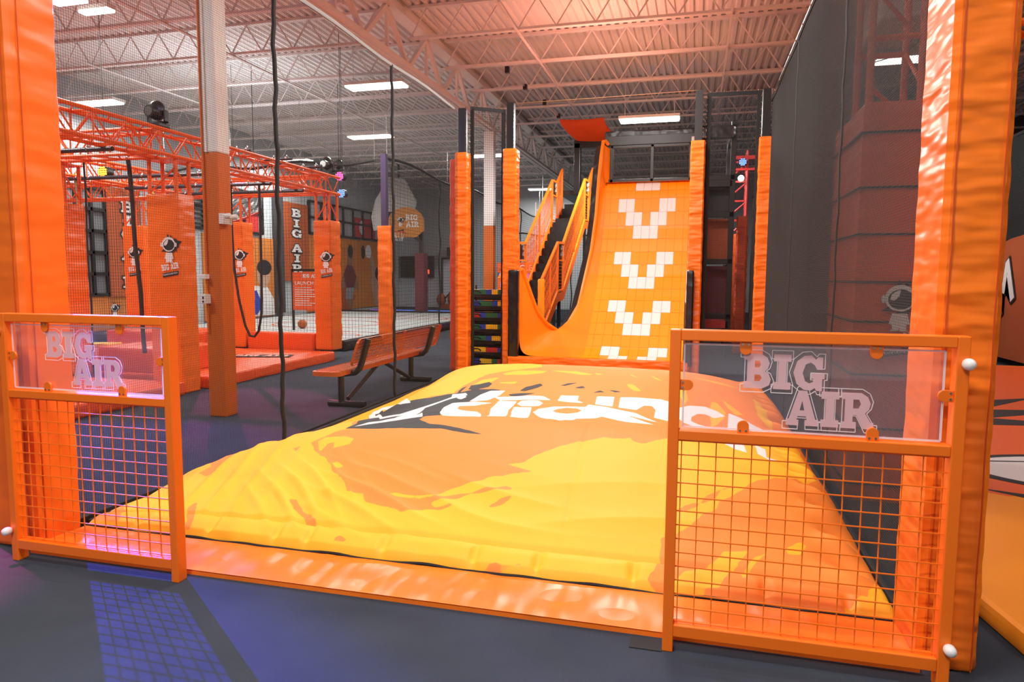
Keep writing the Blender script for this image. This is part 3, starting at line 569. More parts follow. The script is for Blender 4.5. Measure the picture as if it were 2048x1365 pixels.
    nt.links.new(cur, b.inputs['Base Color'])
    me.materials.append(m)
    o = bpy.data.objects.new('landing_airbag', me); C.objects.link(o)
    m2 = MB(); xs_ = [-3.44+4.32*i/120 for i in range(121)]
    m2.tube([(x, 3.196+.006*math.sin(x*9)+.004*math.sin(x*23), .024+.004*math.sin(x*13)) for x in xs_], .008, 6)
    obj('underside_slit_shade', m2, M_strap, o)  # black tube: bag's dark underside and the shaded slit before the mat
    return tag(o, 'huge inflated yellow and orange landing airbag with white lettering, filling the lane', 'airbag')
airbag()
# ================================================================ side nets and poles of the lane
def wavy(x, y0, z0, z1, n, amp, seed, ax='y'):
    rs = random.Random(seed); ph = rs.uniform(0, 6)
    return [(x, y0+amp*(math.sin(i*.9+ph)+.6*math.sin(i*2.1+ph*2)), z1+(z0-z1)*i/(n-1)) for i in range(n)]
t = thing('side_net', 'fine black safety net along the left side of the airbag lane', 'safety net', (-3.5, 6.6, 0))
obj('netting', net_mesh((-3.5, 3.2, .02), (0, 1, 0), (0, 0, 1), 6.8, 3.93, .0165, .0011), M_net, t, smooth=None, raw=True)
obj('top_hem', MB().tube([(-3.5, 3.2+i*.35, 3.96+.015*math.sin(i*.9)) for i in range(20)], .013, 6, flat=1.6), mat('grey_hem', (.3, .33, .33), .8), t)
obj('top_cable', MB().tube([(-3.5, 3.2, 4.0), (-3.5, 10.0, 4.02)], .005, 6), M_cable, t)
obj('bottom_hem', MB().box((-3.51, 3.2, 0), (-3.495, 10.0, .05)), M_strap, t)
for y, s in ((5.33, 2), (7.69, 5)):
    obj('seam_strap', MB().tube(wavy(-3.5, y, .03, 3.95, 46, .012, s), .022, 8, flat=.75), M_strap, t)
t = thing('side_net', 'dense charcoal safety net along the right side of the airbag lane', 'safety net', (.95, 6.9, 0))
obj('netting', net_mesh((.95, 3.3, .02), (0, 1, 0), (0, 0, 1), 7.1, 3.93, .0135, .0017), M_netr, t, smooth=None, raw=True)
obj('top_hem', MB().tube([(.95, 3.3+i*.36, 3.95+.012*math.sin(i*1.3)) for i in range(21)], .018, 6), M_strap, t)
obj('top_cable', MB().tube([(.95, 3.3, 3.99), (.95, 10.45, 4.02)], .007, 6), M_cable, t)
for y, s in ((5.35, 3), (7.85, 4)):
    obj('seam_strap', MB().tube(wavy(.948, y, .03, 3.95, 50, .018, s), .02, 6, flat=.35), M_strap, t)
obj('edge_strap', MB().box((.94, 3.3, .02), (.956, 3.47, 3.95)), M_strap, t)
m = MB()
for i in range(14): m.ball((.95, 3.6+i*.5, 4.0), .014, 5)
obj('cable_clip', m, M_chrome, t)
# end poles
def pole(label, x0, x1, y0, y1, zp, zt, seed):
    t = thing('lane_pole', label, 'padded pole', ((x0+x1)/2, (y0+y1)/2, 0))
    obj('pad', pad_mesh((x0, y0, .0), (x1, y1, zp), .02, .0022, seed, .04), M_vinyl_pole, t)
    cx = (x0+x1)/2; obj('post', MB().box((cx-.055, y0+.03, 0), (cx+.055, y0+.14, zt)), M_black, t, bevel=.004)
    m = MB()
    for i in range(11): m.lathe((cx+.062, y0+.03, zp+.05+i*.06), [(.007, -.004), (.007, .004)], 6, 'x')
    obj('hook_row', m, M_chrome, t); return t
pole('leftmost padded orange lane pole, left of the stacked colourful rings', -3.56, -3.355, 10.03, 10.24, 3.35, 4.0, 11)
pole('padded orange pole at the left corner of the slide, right of the stacked colourful rings', -2.92, -2.7, 10.42, 10.64, 3.45, 4.14, 12)
pole('padded orange pole covering the right edge of the slide', -.13, .075, 10.42, 10.62, 3.45, 4.15, 13)
pole('rightmost padded orange lane pole, against the charcoal net', .80, .98, 10.5, 10.68, 3.48, 4.14, 14)
tag(obj('padded_pole', pad_mesh((-3.74, 10.3, 0), (-3.62, 10.45, 3.3), .02, .004, 15), M_vinyl_red), 'slim dark red padded pole just left of the leftmost orange lane pole', 'padded pole')
def panel(label, p, q, z0, z1, cell, w):
    p = Vector((*p, 0)); q = Vector((*q, 0)); d = (q-p); L = d.length; d.normalize()
    t = thing('end_net', label, 'safety net', tuple((p+q)/2))
    obj('netting', net_mesh((p.x, p.y, z0), d, (0, 0, 1), L, z1-z0, cell, w), M_net, t, smooth=None, raw=True)
    m = MB(); a = p+Vector((0, 0, z1)); b = q+Vector((0, 0, z1))
    m.bar(a, b, .012, .055); m.bar(p+Vector((0, 0, z0))+d*.03, a+d*.03, .012, .06, up=(1, 0, 0)); m.bar(q+Vector((0, 0, z0))-d*.03, b-d*.03, .012, .06, up=(1, 0, 0))
    obj('hem', m, M_strap, t)
    c0 = obj('carabiner', MB().ball(wloc(t), .012, 5), M_chrome, t); pos = [a+(b-a)*(i+.5)/8+Vector((0, 0, .035)) for i in range(8)]
    pos += [e+Vector((0, -.01, z1-.05-i*.09)) for i in range(8) for e in (p, q)]
    for k, v in enumerate(pos):
        c = c0 if k == 0 else c0.copy(); c.location = v-wloc(t)
        if k: C.objects.link(c)
    return t
panel('small net panel between the two left far poles, in front of the stacked rings', (-3.36, 10.18), (-2.9, 10.5), .1, 4.02, .034, .0022)
panel('net panel between the two right far poles beside the slide', (.08, 10.55), (.82, 10.58), .1, 4.1, .022, .0024)
t = thing('top_wire', 'thin steel wire strung between the tops of the two slide poles', 'wire', (-1.4, 10.5, 4.1))
obj('wire', MB().tube([(-2.8, 10.5, 4.13), (-1.4, 10.5, 4.14), (-.04, 10.5, 4.16)], .005, 5), M_cable, t)
# stacked rings between the poles
cols = [M_blue, M_yellow, M_green, M_red]
def ring_sack(i, z, lb):
    t = thing('slide_ring', lb, 'slide ring', (-3.27, 10.98, z), None)
    x0, x1, y0, y1 = -3.60, -2.94, 10.7, 11.3
    obj('black_underside', pad_mesh((x0, y0, z), (x1, y1, z+.08), .08, .004, i), M_blackpad, t)
    rs = random.Random(i); n = 6
    for k in range(n):
        a = x0+.03+(x1-x0-.06)*k/n; b = x0+.03+(x1-x0-.06)*(k+1)/n
        obj('colour_patch', MB().grid(6, 9, lambda u, v: (a+(b-a)*u, y0+.02+.56*v, z+.078+.07*math.sin(max(.0, min(1, v))*math.pi)**.4*(1-.25*math.sin(u*math.pi*0))) ).box((a, y0+.01, z+.07), (b, y0+.05, z+.15)), cols[(k+i*3+rs.randrange(2)) % 4], t)
    obj('handle', MB().tube([(x0+.1, y0-.0, z+.1), (x0+.12, y0-.05, z+.13), (x0+.22, y0-.05, z+.13), (x0+.25, y0, z+.1)], .012, 6), M_strap, t)
nm = ['topmost', 'second from the top', 'third from the top', 'fourth from the top', 'third from the bottom', 'second from the bottom', 'lowest']
for i in range(7):
    z = 1.135-i*.187
    ring_sack(i, z, 'multicoloured padded ring with black base, %s in the stack' % nm[i])
m = MB()
for x in (-3.62, -2.92):
    for y in (10.72, 11.3): m.box((x-.012, y-.012, 0), (x+.012, y+.012, 1.35))
for i in range(7): m.box((-3.62, 10.72, 1.13-i*.187-.012), (-2.92, 11.3, 1.13-i*.187-.002))
tag(obj('ring_rack', m, M_black), 'black rack holding the stacked slide rings between the two left poles', 'rack')
# ================================================================ the slide
SY = [10.40, 10.6, 10.8, 11.1, 11.45, 11.8, 12.15, 12.45, 12.7, 12.88, 13.0, 13.08, 13.18, 13.4]
SZ = [.27, .30, .38, .60, .88, 1.19, 1.55, 1.95, 2.36, 2.74, 3.0, 3.14, 3.245, 3.27]
def _arc():
    s = [0]
    for i in range(1, len(SY)): s.append(s[-1]+math.hypot(SY[i]-SY[i-1], SZ[i]-SZ[i-1]))
    return s
SA = _arc()
def sprof(a): return float(np.interp(a, SA, SY)), float(np.interp(a, SA, SZ))
sl = thing('launch_slide', 'tall orange launch slide with white pixel chevrons dropping to the airbag', 'slide', (-.9, 12, 0))
x0, x1, tw = -1.66, -.16, .1455
def slide_z(y): return float(np.interp(y, SY, SZ))
# tiled bed: ten tile columns, tile rows counted from the top lip; chevrons in white tiles
rowl = .278; a_top = float(np.interp(13.1, SY, SA)); mo = MB(); nsub = 5
xc0 = x0
def is_white(r, c):
    # r counts rows downwards; columns 1.. from the left
    k = r % 4; g = c-1.5
    rows = {0: {1, 2, 6, 7}, 1: {2, 3, 5, 6}, 2: {3, 4, 5}, 3: set()}
    return c in rows[k]
r0 = 0; a_v1 = float(np.interp(12.965, SY, SA))     # arc position where the first full chevron starts
c = 0
ncol = 10
for r in range(-2, 14):
    for c in range(ncol+1):
        xa, xb = max(-1.70+tw*c, x0), min(-1.70+tw*(c+1), x1); g = .0022
        w = (is_white(r, c-1)) if r >= 0 else False
        mo.m = 1 if w else 0
        aa, ab = a_v1-rowl*r, a_v1-rowl*(r+1)
        if aa < .03: continue
        ab = max(ab, 0.0)
        if r == -1: ab = a_v1; aa = a_v1+.17
        if r == -2: ab = a_v1+.17; aa = a_v1+.44; w = c in (4, 5, 6); mo.m = 1 if w else 0
        for k in range(nsub):
            p = sprof(aa-g-(aa-ab-2*g)*k/nsub); q = sprof(aa-g-(aa-ab-2*g)*(k+1)/nsub)
            mo.add([(xa+g, p[0], p[1]), (xb-g, p[0], p[1]), (xb-g, q[0], q[1]), (xa+g, q[0], q[1])], [(0, 1, 2, 3)])
me_o = obj('tiled_bed', mo, [M_tile_o, M_tile_w], sl, raw=True)
# base under tiles
m = MB().grid(2, 60, lambda u, v: (x0-.02+(x1-x0+.06)*u, sprof(SA[-1]*v)[0]+.002, sprof(SA[-1]*v)[1]-.006)); obj('bed_base', m, mat('slide_groove', (.62, .11, .006), .5), sl)
m = MB().grid(2, 8, lambda u, v: (x0-.02+(x1-x0+.06)*u, 13.1+.9*v, 3.25)); obj('top_deck', m, M_tile_o, sl)
# left wall: concave lining that flares out at the mouth
EY = [10.40, 10.55, 10.7, 10.85, 11.0, 11.2, 11.4, 11.7, 12.0, 12.4, 12.7, 12.9, 13.02, 13.1]
EX = [-2.635, -2.62, -2.53, -2.45, -2.33, -2.17, -2.04, -1.92, -1.88, -1.82, -1.79, -1.78, -1.76, -1.74]
EZ = [1.62, 1.60, 1.24, .94, .74, .60, .73, 1.02, 1.41, 1.98, 2.6, 3.25, 3.72, 3.95]
def edge(y):
    return float(np.interp(y, EY, EX)), float(np.interp(y, EY, EZ))
def lining(u, v):
    y = 10.40+2.73*v; zi = slide_z(y); ex, ez = edge(y)
    w = x0-ex; h = ez-zi
    # corner-rounded profile from the bed out and up to the edge
    th = u*math.pi/2; e = float(np.interp(y, [10.4, 10.8, 11.5, 13], [13, 6, 3, 2.5]))
    px = x0-w*(math.sin(th)**(2/e)); pz = zi+h*(1-abs(math.cos(th))**(2/e))
    return (px, y, pz)
m = MB().grid(36, 90, lining); lin = obj('left_lining', m, M_slide, sl)
sm = []
for i in range(91):
    y = 10.45+2.66*i/90; ex, ez = edge(y); sm.append((ex, y, ez))
top = [(-1.74, 13.12, 4.0), (-1.70, 13.2, 4.02), (-1.66, 13.26, 3.97)]
obj('rolled_edge', MB().tube(sm+top, .032, 8), M_slide, sl)
# black outer face of the same wall
m = MB().grid(2, 90, lambda u, v: (edge(10.45+2.66*v)[0]-.03-.10*u, 10.45+2.66*v+.02, edge(10.45+2.66*v)[1]-.02-.02*u))
m.grid(2, 90, lambda u, v: (edge(10.45+2.66*v)[0]-.13, 10.45+2.66*v+.02, (edge(10.45+2.66*v)[1]-.04)*(1-u)))
obj('black_outer_wall', m, M_blackpad, sl)
# inner liner of upper wall bright edge: the upright cheek at the top
m = MB().grid(8, 24, lambda u, v: (-1.75+.12*u**2, 13.05+.28*u, 3.2+(.80-.10*u)*v)); obj('top_cheek', m, M_slide, sl)
# mouth: black padded end walls and landing cushion
obj('black_end_pad', pad_mesh((-2.79, 10.28, .26), (-2.63, 10.41, 1.60), .05, .002, 30), M_blackpad, sl)
obj('black_end_pad', pad_mesh((-.13, 10.28, .2), (-.03, 10.41, 1.60), .05, .002, 31), M_blackpad, sl)
obj('landing_cushion', pad_mesh((-2.80, 10.27, 0), (-.06, 10.41, .268), .03, .003, 32), M_vinyl_pole, sl)
# right wall
SYr = [10.5, 11, 11.5, 12, 12.4, 12.7, 12.9, 13.05, 13.2]
m = MB().grid(2, 60, lambda u, v: (-.155, 10.5+2.7*v, slide_z(10.5+2.7*v)-.05+(float(np.interp(10.5+2.7*v, [10.5, 10.7, 11.2, 12, 12.6, 13.0, 13.2], [1.3, .9, .5, .5, .6, .85, .85])))*u))
obj('right_lining', m, M_slide, sl)
obj('right_wall', MB().prism([(10.64, 0), (13.26, 0), (13.26, 3.95), (13.15, 4.03), (13.0, 3.98), (12.9, 3.5), (12.6, 2.7), (12, 2.0), (11.2, 1.2), (10.64, 1.1)], 'x', -.15, -.08), M_white, sl)
# framed windows on the slide tower
tw_ = thing('slide_tower', 'black framed tower behind the slide with mesh windows and orange panels', 'tower', (-.5, 14, 0))
m = MB()
m.box((-1.72, 13.28, 3.95), (-.1, 13.42, 4.12))
for x in (-1.60, -.85, -.16): m.box((x-.03, 13.3, 3.25), (x+.03, 13.38, 3.95))
m.box((-1.65, 13.3, 3.26), (-.1, 13.36, 3.33)); m.box((-1.62, 13.3, 3.90), (-.1, 13.36, 3.96))
obj('window_frame', m, M_black, tw_, bevel=.006)
obj('window_mesh', net_mesh((-1.6, 13.34, 3.3), (1, 0, 0), (0, 0, 1), 1.45, .6, .02, .0022), M_net, tw_, smooth=None, raw=True)
obj('padded_beam', pad_mesh((-1.75, 13.42, 4.04), (.62, 13.6, 4.24), .05, .003, 33), M_blackpad, tw_)
m = MB()
for x in (.06, .6):
    for y in (13.65, 15.6): m.box((x-.05, y-.05, 0), (x+.05, y+.05, 4.36))
for z in (.72, 1.75, 2.62, 3.30, 4.2): m.box((.06, 13.62, z), (.6, 13.7, z+.1)); m.box((.56, 13.6, z), (.64, 15.6, z+.1)); m.box((.02, 13.6, z), (.1, 15.6, z+.1))
m.box((.06, 13.6, 3.18), (.6, 15.6, 3.3))
obj('tower_frame', m, M_black, tw_, bevel=.006)
obj('grey_panel', MB().box((.08, 13.9, 2.75), (.58, 13.94, 3.16)), M_walld, tw_); obj('orange_panel', MB().box((.08, 13.95, 1.85), (.58, 13.99, 2.62)), M_signor, tw_)
obj('red_panel', MB().box((.08, 13.95, .82), (.58, 13.99, 1.72)), M_maroon, tw_); obj('red_ledge', MB().box((.08, 13.6, .55), (.6, 14.6, .68)), M_red, tw_)
obj('platform', MB().box((-3.3, 17.1, 3.5), (.6, 19.5, 3.62)).box((-1.6, 13.95, 3.12), (-.1, 17.2, 3.24)), M_black, tw_)
# black doorway and curled canopy above the stairs
m = MB().box((-2.95, 16.95, 3.5), (-2.80, 17.15, 4.72)).box((-2.3, 16.95, 3.5), (-2.16, 17.15, 4.72)).box((-2.95, 16.95, 4.60), (-2.16, 17.2, 4.80))
obj('door_frame', m, M_black, tw_, bevel=.01)
cn = thing('curled_canopy', 'curled orange canopy panel above the top of the stairs', 'canopy', (-2.7, 17, 4.9))
obj('panel', MB().grid(20, 20, lambda u, v: (-3.2+1.02*u+.24*(1-v)*0+(.42*v-.02)*(1-u)*.9+.3*v*u*1.0-.0, 16.45+.55*v, 5.17-.42*v**.6-.03*math.sin(u*3))).grid(20, 20, lambda u, v: (-3.2+1.02*u+(.42*v-.02)*(1-u)*.9+.3*v*u, 16.46+.55*v, 5.195-.42*v**.6-.03*math.sin(u*3))), M_vinyl_red, cn)
obj('hanger', MB().bar((-2.9, 16.6, 5.0), (-2.9, 16.6, 6), .012), M_cable, cn); obj('hanger', MB().bar((-2.4, 16.6, 5.0), (-2.4, 16.6, 6), .012), M_cable, cn)
# ---------------------------------------------------------------- stairs
st = thing('access_stairs', 'long black staircase climbing beside the slide to its top', 'stairs', (-2.87, 11.5, 0))
def rz(y):        # height of the handrail along the flight
    return float(np.interp(y, [11.4, 12.75, 13.3, 15.85, 16.4, 17.1], [1.45, 2.13, 2.15, 3.70, 3.72, 4.15]))
m = MB(); y = 11.35; n = 0
while y < 17.1:
    z = rz(y+.14)-.98; m.box((-3.22, y, z-.05), (-2.52, y+.30, z)); m.box((-3.22, y+.27, z-.05), (-2.52, y+.30, z+.13)); y += .28
obj('tread', m, M_grip, st)
for x in (-3.25, -2.50):
    m = MB()
    for a, b in ((11.35, 12.75), (12.75, 13.3), (13.3, 15.85), (15.85, 16.4), (16.4, 17.1)):
        m.bar((x, a, rz(a)-1.02), (x, b, rz(b)-1.02), .03, .16)
    obj('stringer', m, M_truss, st)
for x in (-3.25, -2.50):
    m = MB()
    seg = [(11.4, 12.75), (12.75, 13.3), (13.3, 15.85), (15.85, 16.4), (16.4, 17.05)]
    for a, b in seg:
        m.bar((x, a, rz(a)), (x, b, rz(b)), .045); m.bar((x, a, rz(a)-.9), (x, b, rz(b)-.9), .035)
        m.bar((x, a, rz(a)), (x, a, rz(a)-.95), .04); m.bar((x, b, rz(b)), (x, b, rz(b)-.95), .04)
    m.bar((x, 14.55, rz(14.55)), (x, 14.55, rz(14.55)-.9), .03); m.bar((x, 12.1, rz(12.1)), (x, 12.1, rz(12.1)-.9), .03)
    r_ = obj('railing', m, M_paint, st)
    for a, b in seg:
        if b-a < .6: continue
        m = MB()
        k = int((b-a)/.085)
        for i in range(k+1):
            y = a+(b-a)*i/k; z1_ = rz(y)-.03; z0_ = z1_-.85
            m.bar((x, y, z0_), (x, min(y+.16, b), z0_+(min(.16, b-y))*3.2) , .0045)
            for q in range(6):
                zz = z0_+.02+q*.14; yy = min(y+.05, b); m.bar((x, y, zz), (x, yy, zz+(rz(yy)-rz(y))+.14), .0045); m.bar((x, y, zz+.14), (x, yy, zz+(rz(yy)-rz(y))), .0045)
        obj('infill_mesh', m, M_paint, r_, smooth=None)
    for a in (12.75, 15.85):
        z = rz(a+.2); m = MB().bar((x, a+.03, z-.33), (x, a+.52, z-.33), .03); obj('badge_rail', m, M_paint, r_)
        m = MB().box((x-.012, a+.08, z-.30), (x-.006, a+.47, z-.04)); b_ = obj('badge_plate', m, M_black, r_)
        m = MB()
        for k in range(8): m.bar((x, a+.04, z-.38-k*.065), (x, a+.52, z-.38-k*.065), .005)
        obj('panel_wires', m, M_paint, r_, smooth=None)
    for a in (12.75, 15.85):
        z = rz(a+.2); pl = [l for l in r_.children if l.name.startswith('badge_plate')]
    for a in (12.75, 15.85):
        z = rz(a+.2); s1, sw = slab('BIG', .085, .06, .002); s2, sw2 = slab('AIR', .085, .06, .002)
        for s_, w_, zz in ((s1, sw, z-.14), (s2, sw2, z-.25)):
            s_.v = [(v[0]*.34/w_, v[1], v[2]) for v in s_.v]
            s_.v = [(v[0]-.17, v[1], v[2]) for v in s_.v]
            put(s_, (x+.02, a+.275, zz), (0, -1, 0) if False else (.35, -.94, 0), (0, 0, 1)); obj('badge_lettering', s_, M_letterw, r_, smooth=None)
obj('newel', pad_mesh((-2.56, 11.34, .5), (-2.45, 11.43, 1.46), .02, .002, 34), mat('amber_vinyl', (.95, .33, .01), .4), st)
obj('frame_leg', MB().box((-3.25, 13.0, 0), (-3.19, 13.06, 1.1)), M_black, st)
obj('frame_leg', MB().box((-2.55, 13.0, 0), (-2.49, 13.06, 1.1)), M_black, st)
obj('frame_leg', MB().box((-3.25, 16.0, 0), (-3.19, 16.06, 2.6)), M_black, st)
obj('frame_leg', MB().box((-2.55, 16.0, 0), (-2.49, 16.06, 2.6)), M_black, st)
# ================================================================ bench
bn = thing('park_bench', 'orange perforated metal bench on black tube legs, seen from behind beside the airbag', 'bench', (-3.85, 8.05, 0))
def punched(U, V, P, hole=.026, pitch=.041):
    """sheet with square punched holes: laid as crossing strips"""
    P, U, V = Vector(P), Vector(U), Vector(V); lu, lv = U.length, V.length; U.normalize(); V.normalize(); m = MB(); w = pitch-hole
    N = U.cross(V).normalized()
    for i in range(int(lu/pitch)+1): m.bar(P+U*(i*pitch), P+U*(i*pitch)+V*lv, w, .004, up=N)
    for j in range(int(lv/pitch)+1): m.bar(P+V*(j*pitch), P+V*(j*pitch)+U*lu, w, .004, up=N)
    return m
ys, ye = 6.78, 9.36
sx0, sx1 = -4.10, -3.76
obj('seat', punched((0, ye-ys-.1, 0), (sx1-sx0-.06, 0, 0), (sx0+.03, ys+.05, .435)), M_benchor, bn, smooth=None)
def rrect(a, b, c, d, r, f):
    pts = []
    for (cx, cy, s) in ((c-r, d-r, 0), (a+r, d-r, 90), (a+r, b+r, 180), (c-r, b+r, 270)):
        for k in range(6): pts.append(f(cx+r*math.cos(R(s+k*18)), cy+r*math.sin(R(s+k*18))))
    return pts
def rolled(pts, h, N):
    m = MB(); n = len(pts); N = Vector(N)
    vs = [Vector(p) for p in pts]+[Vector(p)-N*h for p in pts]; c = sum((Vector(p) for p in pts), Vector())/n
    vi = [Vector(p)+(c-Vector(p)).normalized()*.045 for p in pts]
    m.add(vs+vi, [(i, (i+1) % n, n+(i+1) % n, n+i) for i in range(n)]+[(i, 2*n+i, 2*n+(i+1) % n, (i+1) % n) for i in range(n)]); return m
obj('seat_rim', rolled(rrect(sx0, ys, sx1, ye, .07, lambda u, v: (u, v, .44)), .05, (0, 0, 1)), M_benchor, bn)
# backrest leans back towards the lane
bx, bz, tx, tz = -3.70, .50, -3.60, .80
def bk(u, v): k = (v-bz)/(tz-bz); return (bx+(tx-bx)*k, u, v)
obj('backrest', punched((0, 2.5, 0), (tx-bx, 0, tz-bz-.04), (bx+.005, 6.98, bz+.02)), M_benchor, bn, smooth=None)
obj('backrest_rim', rolled(rrect(6.93, bz-.01, 9.53, tz, .07, bk), -.03, (1, 0, 0)), M_benchor, bn)
obj('backrest_rib', MB().bar(bk(8.25, bz), bk(8.25, tz), .05, .012, up=(1, 0, 0)), M_benchor, bn)
for y in (7.1, 9.12):
    f = obj('frame_tube', MB().tube([(-4.06, y, .385), (-3.82, y, .385), (-3.72, y, .40), (-3.665, y, .45), (-3.635, y, .52), (-3.575, y, .72), (-3.555, y, .79)], .036, 10), M_black, bn)
    obj('leg', MB().tube([(-3.90, y, .03), (-3.90, y, .39)], .036, 10), M_black, bn)
    obj('foot', MB().tube([(-4.06, y, .036), (-3.60, y, .036)], .036, 12), M_black, bn)
obj('brace', MB().tube([(-3.88, 7.22, .07), (-3.88, 8.08, .41)], .026, 8), M_black, bn); obj('brace', MB().tube([(-3.88, 9.0, .07), (-3.88, 8.12, .41)], .026, 8), M_black, bn)
# ================================================================ obstacle course on the left
def truss(label, p, q, s=.29, r=.019, n=None, ends=True):
    """square box truss along p-q; p, q on the lower front chord"""
    p, q = Vector(p), Vector(q); d = q-p; L = d.length; d.normalize(); side = Vector((0, 0, 1)).cross(d).normalized(); up = Vector((0, 0, 1))
    t = thing('orange_truss', label, 'truss', tuple(p))
    off = [Vector((0, 0, 0)), side*s, side*s+up*s, up*s]
    for o in off: obj('chord', MB().tube([p+o, q+o], r+.004, 8), M_truss, t)
    m = MB(); n = n or int(L/.46); st = L/n
    for i in range(n):
        a = p+d*st*i; b = p+d*st*(i+1); c = (a+b)/2
        for k in range(4):
            o1, o2 = off[k], off[(k+1) % 4]; m.tube([a+o1, c+o2], r*.55, 5, caps=False); m.tube([c+o2, b+o1], r*.55, 5, caps=False)
            if i % 2 == 0: m.tube([a+o1, a+o2], r*.6, 5, caps=False)
    obj('lattice', m, M_truss, t); return t
truss('near orange box truss running lengthwise above the two logo towers', (-6.2, 4.2, 2.94), (-6.2, 11.35, 2.94))
truss('orange box truss crossing over the near logo tower', (-6.55, 7.3, 2.94), (-10.7, 7.3, 2.94))
truss('orange box truss crossing over the far logo tower', (-6.55, 11.3, 2.94), (-13.2, 11.3, 2.94))
truss('rear orange box truss running lengthwise, behind the near one', (-8.9, 7.65, 2.94), (-8.9, 11.0, 2.94))
truss('farthest orange box truss running lengthwise near the dark windows', (-12.6, 5.0, 2.94), (-12.6, 11.0, 2.94))
def tower(label, x0, x1, y0, y1, z0, zt, logo=None, zl=1.45, hl=.62, seed=0, legs=True, ztop=2.94, lo=0, red=False):
    t = thing('padded_tower', label, 'padded tower', ((x0+x1)/2, (y0+y1)/2, z0))
    obj('pad', pad_mesh((x0, y0, z0), (x1, y1, zt), .025, .0035, seed, .08), M_vinyl_red if red else M_vinyl, t)
    if legs:
        m = MB(); e = .045
        for x in (x0+e, x1-e):
            for y in (y0+e, y1-e): m.tube([(x, y, zt-.05), (x, y, ztop)], .024, 8)
        m.tube([(x0+e, y0+e, zt+.02), (x1-e, y0+e, ztop-.12)], .012, 6); m.tube([(x1-e, y0+e, ztop-.14), (x1-e, y1-e, zt+.05)], .012, 6); m.box((x0, y0, ztop-.025), (x1, y1, ztop-.01))
        obj('steel_legs', m, M_truss, t)
    if logo: helmet_logo(t, ((x0+x1)/2+lo, y0-.008, zl), (1, 0, 0), (0, 0, 1), hl)
    return t
tower('nearest tall padded tower, white and black helmet logo, beside the near column', -6.68, -6.2, 7.3, 7.62, 0, 2.5, True, 1.50, .55, 40, lo=.1)
tower('padded tower with helmet logo at the far right end of the near truss', -6.54, -6.2, 11.0, 11.38, .17, 2.46, True, 1.49, .5, 41, lo=.08)
tower('padded tower with helmet logo, half hidden left of the nearest tall tower', -10.62, -10.1, 11.0, 11.35, .17, 2.42, True, 1.5, .62, 42)
tower('padded tower just behind the near column, its helmet logo cut by the column', -8.5, -7.98, 11.0, 11.35, .17, 2.46, True, 1.49, .55, 43, lo=.2)
tower('tall plain padded tower next to the left foreground pillar', -8.35, -7.92, 7.3, 7.62, .17, 2.42, True, 1.3, .3, 44)
tower('short red-orange padded tower left of the dark windows', -12.95, -12.4, 11.0, 11.3, .17, 2.1, None, seed=45, legs=True, red=True)
def slabpad(label, a, b, m, seed, name='floor_pad', cat='crash pad', wr=.003):
    return tag(obj(name, pad_mesh(a, b, .03, wr, seed, .06, .12), m), label, cat)
slabpad('low orange crash pad platform nearest the left gate', (-9.3, 3.2, 0), (-6.14, 7.27, .16), M_vinyl_red, 50)
slabpad('low orange crash pad platform stretching behind the near column to the far tower', (-9.9, 7.72, 0), (-6.12, 10.95, .165), M_vinyl_red, 51)
slabpad('low orange crash pad in the back left of the obstacle course', (-13.3, 3.4, 0), (-9.4, 10.95, .16), M_vinyl_red, 52)
slabpad('thick orange block standing on the crash pads left of the nearest tower', (-8.0, 7.75, .165), (-6.75, 8.7, .5), M_vinyl_red, 53, 'foam_block', 'foam block')
slabpad('low orange padded barrier behind the near column, left of the far tower', (-7.94, 11.0, 0), (-6.57, 11.25, .46), M_vinyl_red, 54, 'padded_barrier', 'barrier')
slabpad('taller orange block behind the engraved pane of the left gate', (-9.0, 8.9, .165), (-7.3, 9.8, .62), M_vinyl_red, 55, 'foam_block', 'foam block')
t = thing('balance_beam', 'yellow balance beam on black feet across the crash pads behind the left gate', 'balance beam', (-9.0, 8.2, .165))
obj('beam', MB().prism([(-9.2, .40), (-7.95, .47), (-7.95, .53), (-9.2, .48)], 'y', 7.9, 8.15), M_yellow, t, bevel=.01); obj('foot', MB().box((-9.15, 7.92, .165), (-8.95, 8.12, .42)).box((-8.1, 7.92, .165), (-8.0, 8.12, .48)), M_strap, t)
t = thing('balance_block', 'yellow and black training block at the left picture edge', 'balance block', (-8.05, 6.1, .16))
obj('base', MB().box((-8.25, 5.95, .16), (-7.75, 6.3, .24)), M_yellow, t, bevel=.01); obj('stripe', MB().box((-7.99, 5.93, .2), (-7.95, 6.2, .42)), M_strap, t); obj('body', MB().box((-8.3, 6.1, .2), (-7.9, 6.35, .44)), M_yellow, t, bevel=.02)
g = thing('pad_logo', 'white and black lettering printed on the near crash pad at the left edge', 'printed lettering', (-7.3, 5.4, .165))
obj('print_shadow', put(loops_mb([[(-.35, -.1), (.45, -.02), (.42, .22), (-.3, .18)]], .0005), (-7.3, 5.3, .172), (.2, 1, 0), (-1, .2, 0)), M_letterk, g, smooth=None)
s, w = slab('BIG AIR', .16, .05, .001); s.v = [(v[0]*.7/w-.3, v[1], v[2]) for v in s.v]; obj('letters', put(s, (-7.3, 5.3, .176), (.2, 1, 0), (-1, .2, 0)), M_letterw, g, smooth=None)
g = thing('pad_logo', 'small dark lettering printed on the far crash pad in front of the far tower', 'printed lettering', (-6.7, 9.9, .17))
s, w = slab('BIG AIR', .2, .05, .001); s.v = [(v[0]*.9/w-.4, v[1], v[2]) for v in s.v]
obj('print_shadow', put(loops_mb([[(-.5, -.08), (.55, -.04), (.52, .3), (-.45, .26)]], .0005), (-6.9, 9.8, .176), (1, .25, 0), (-.25, 1, 0)), M_letterk, g, smooth=None)
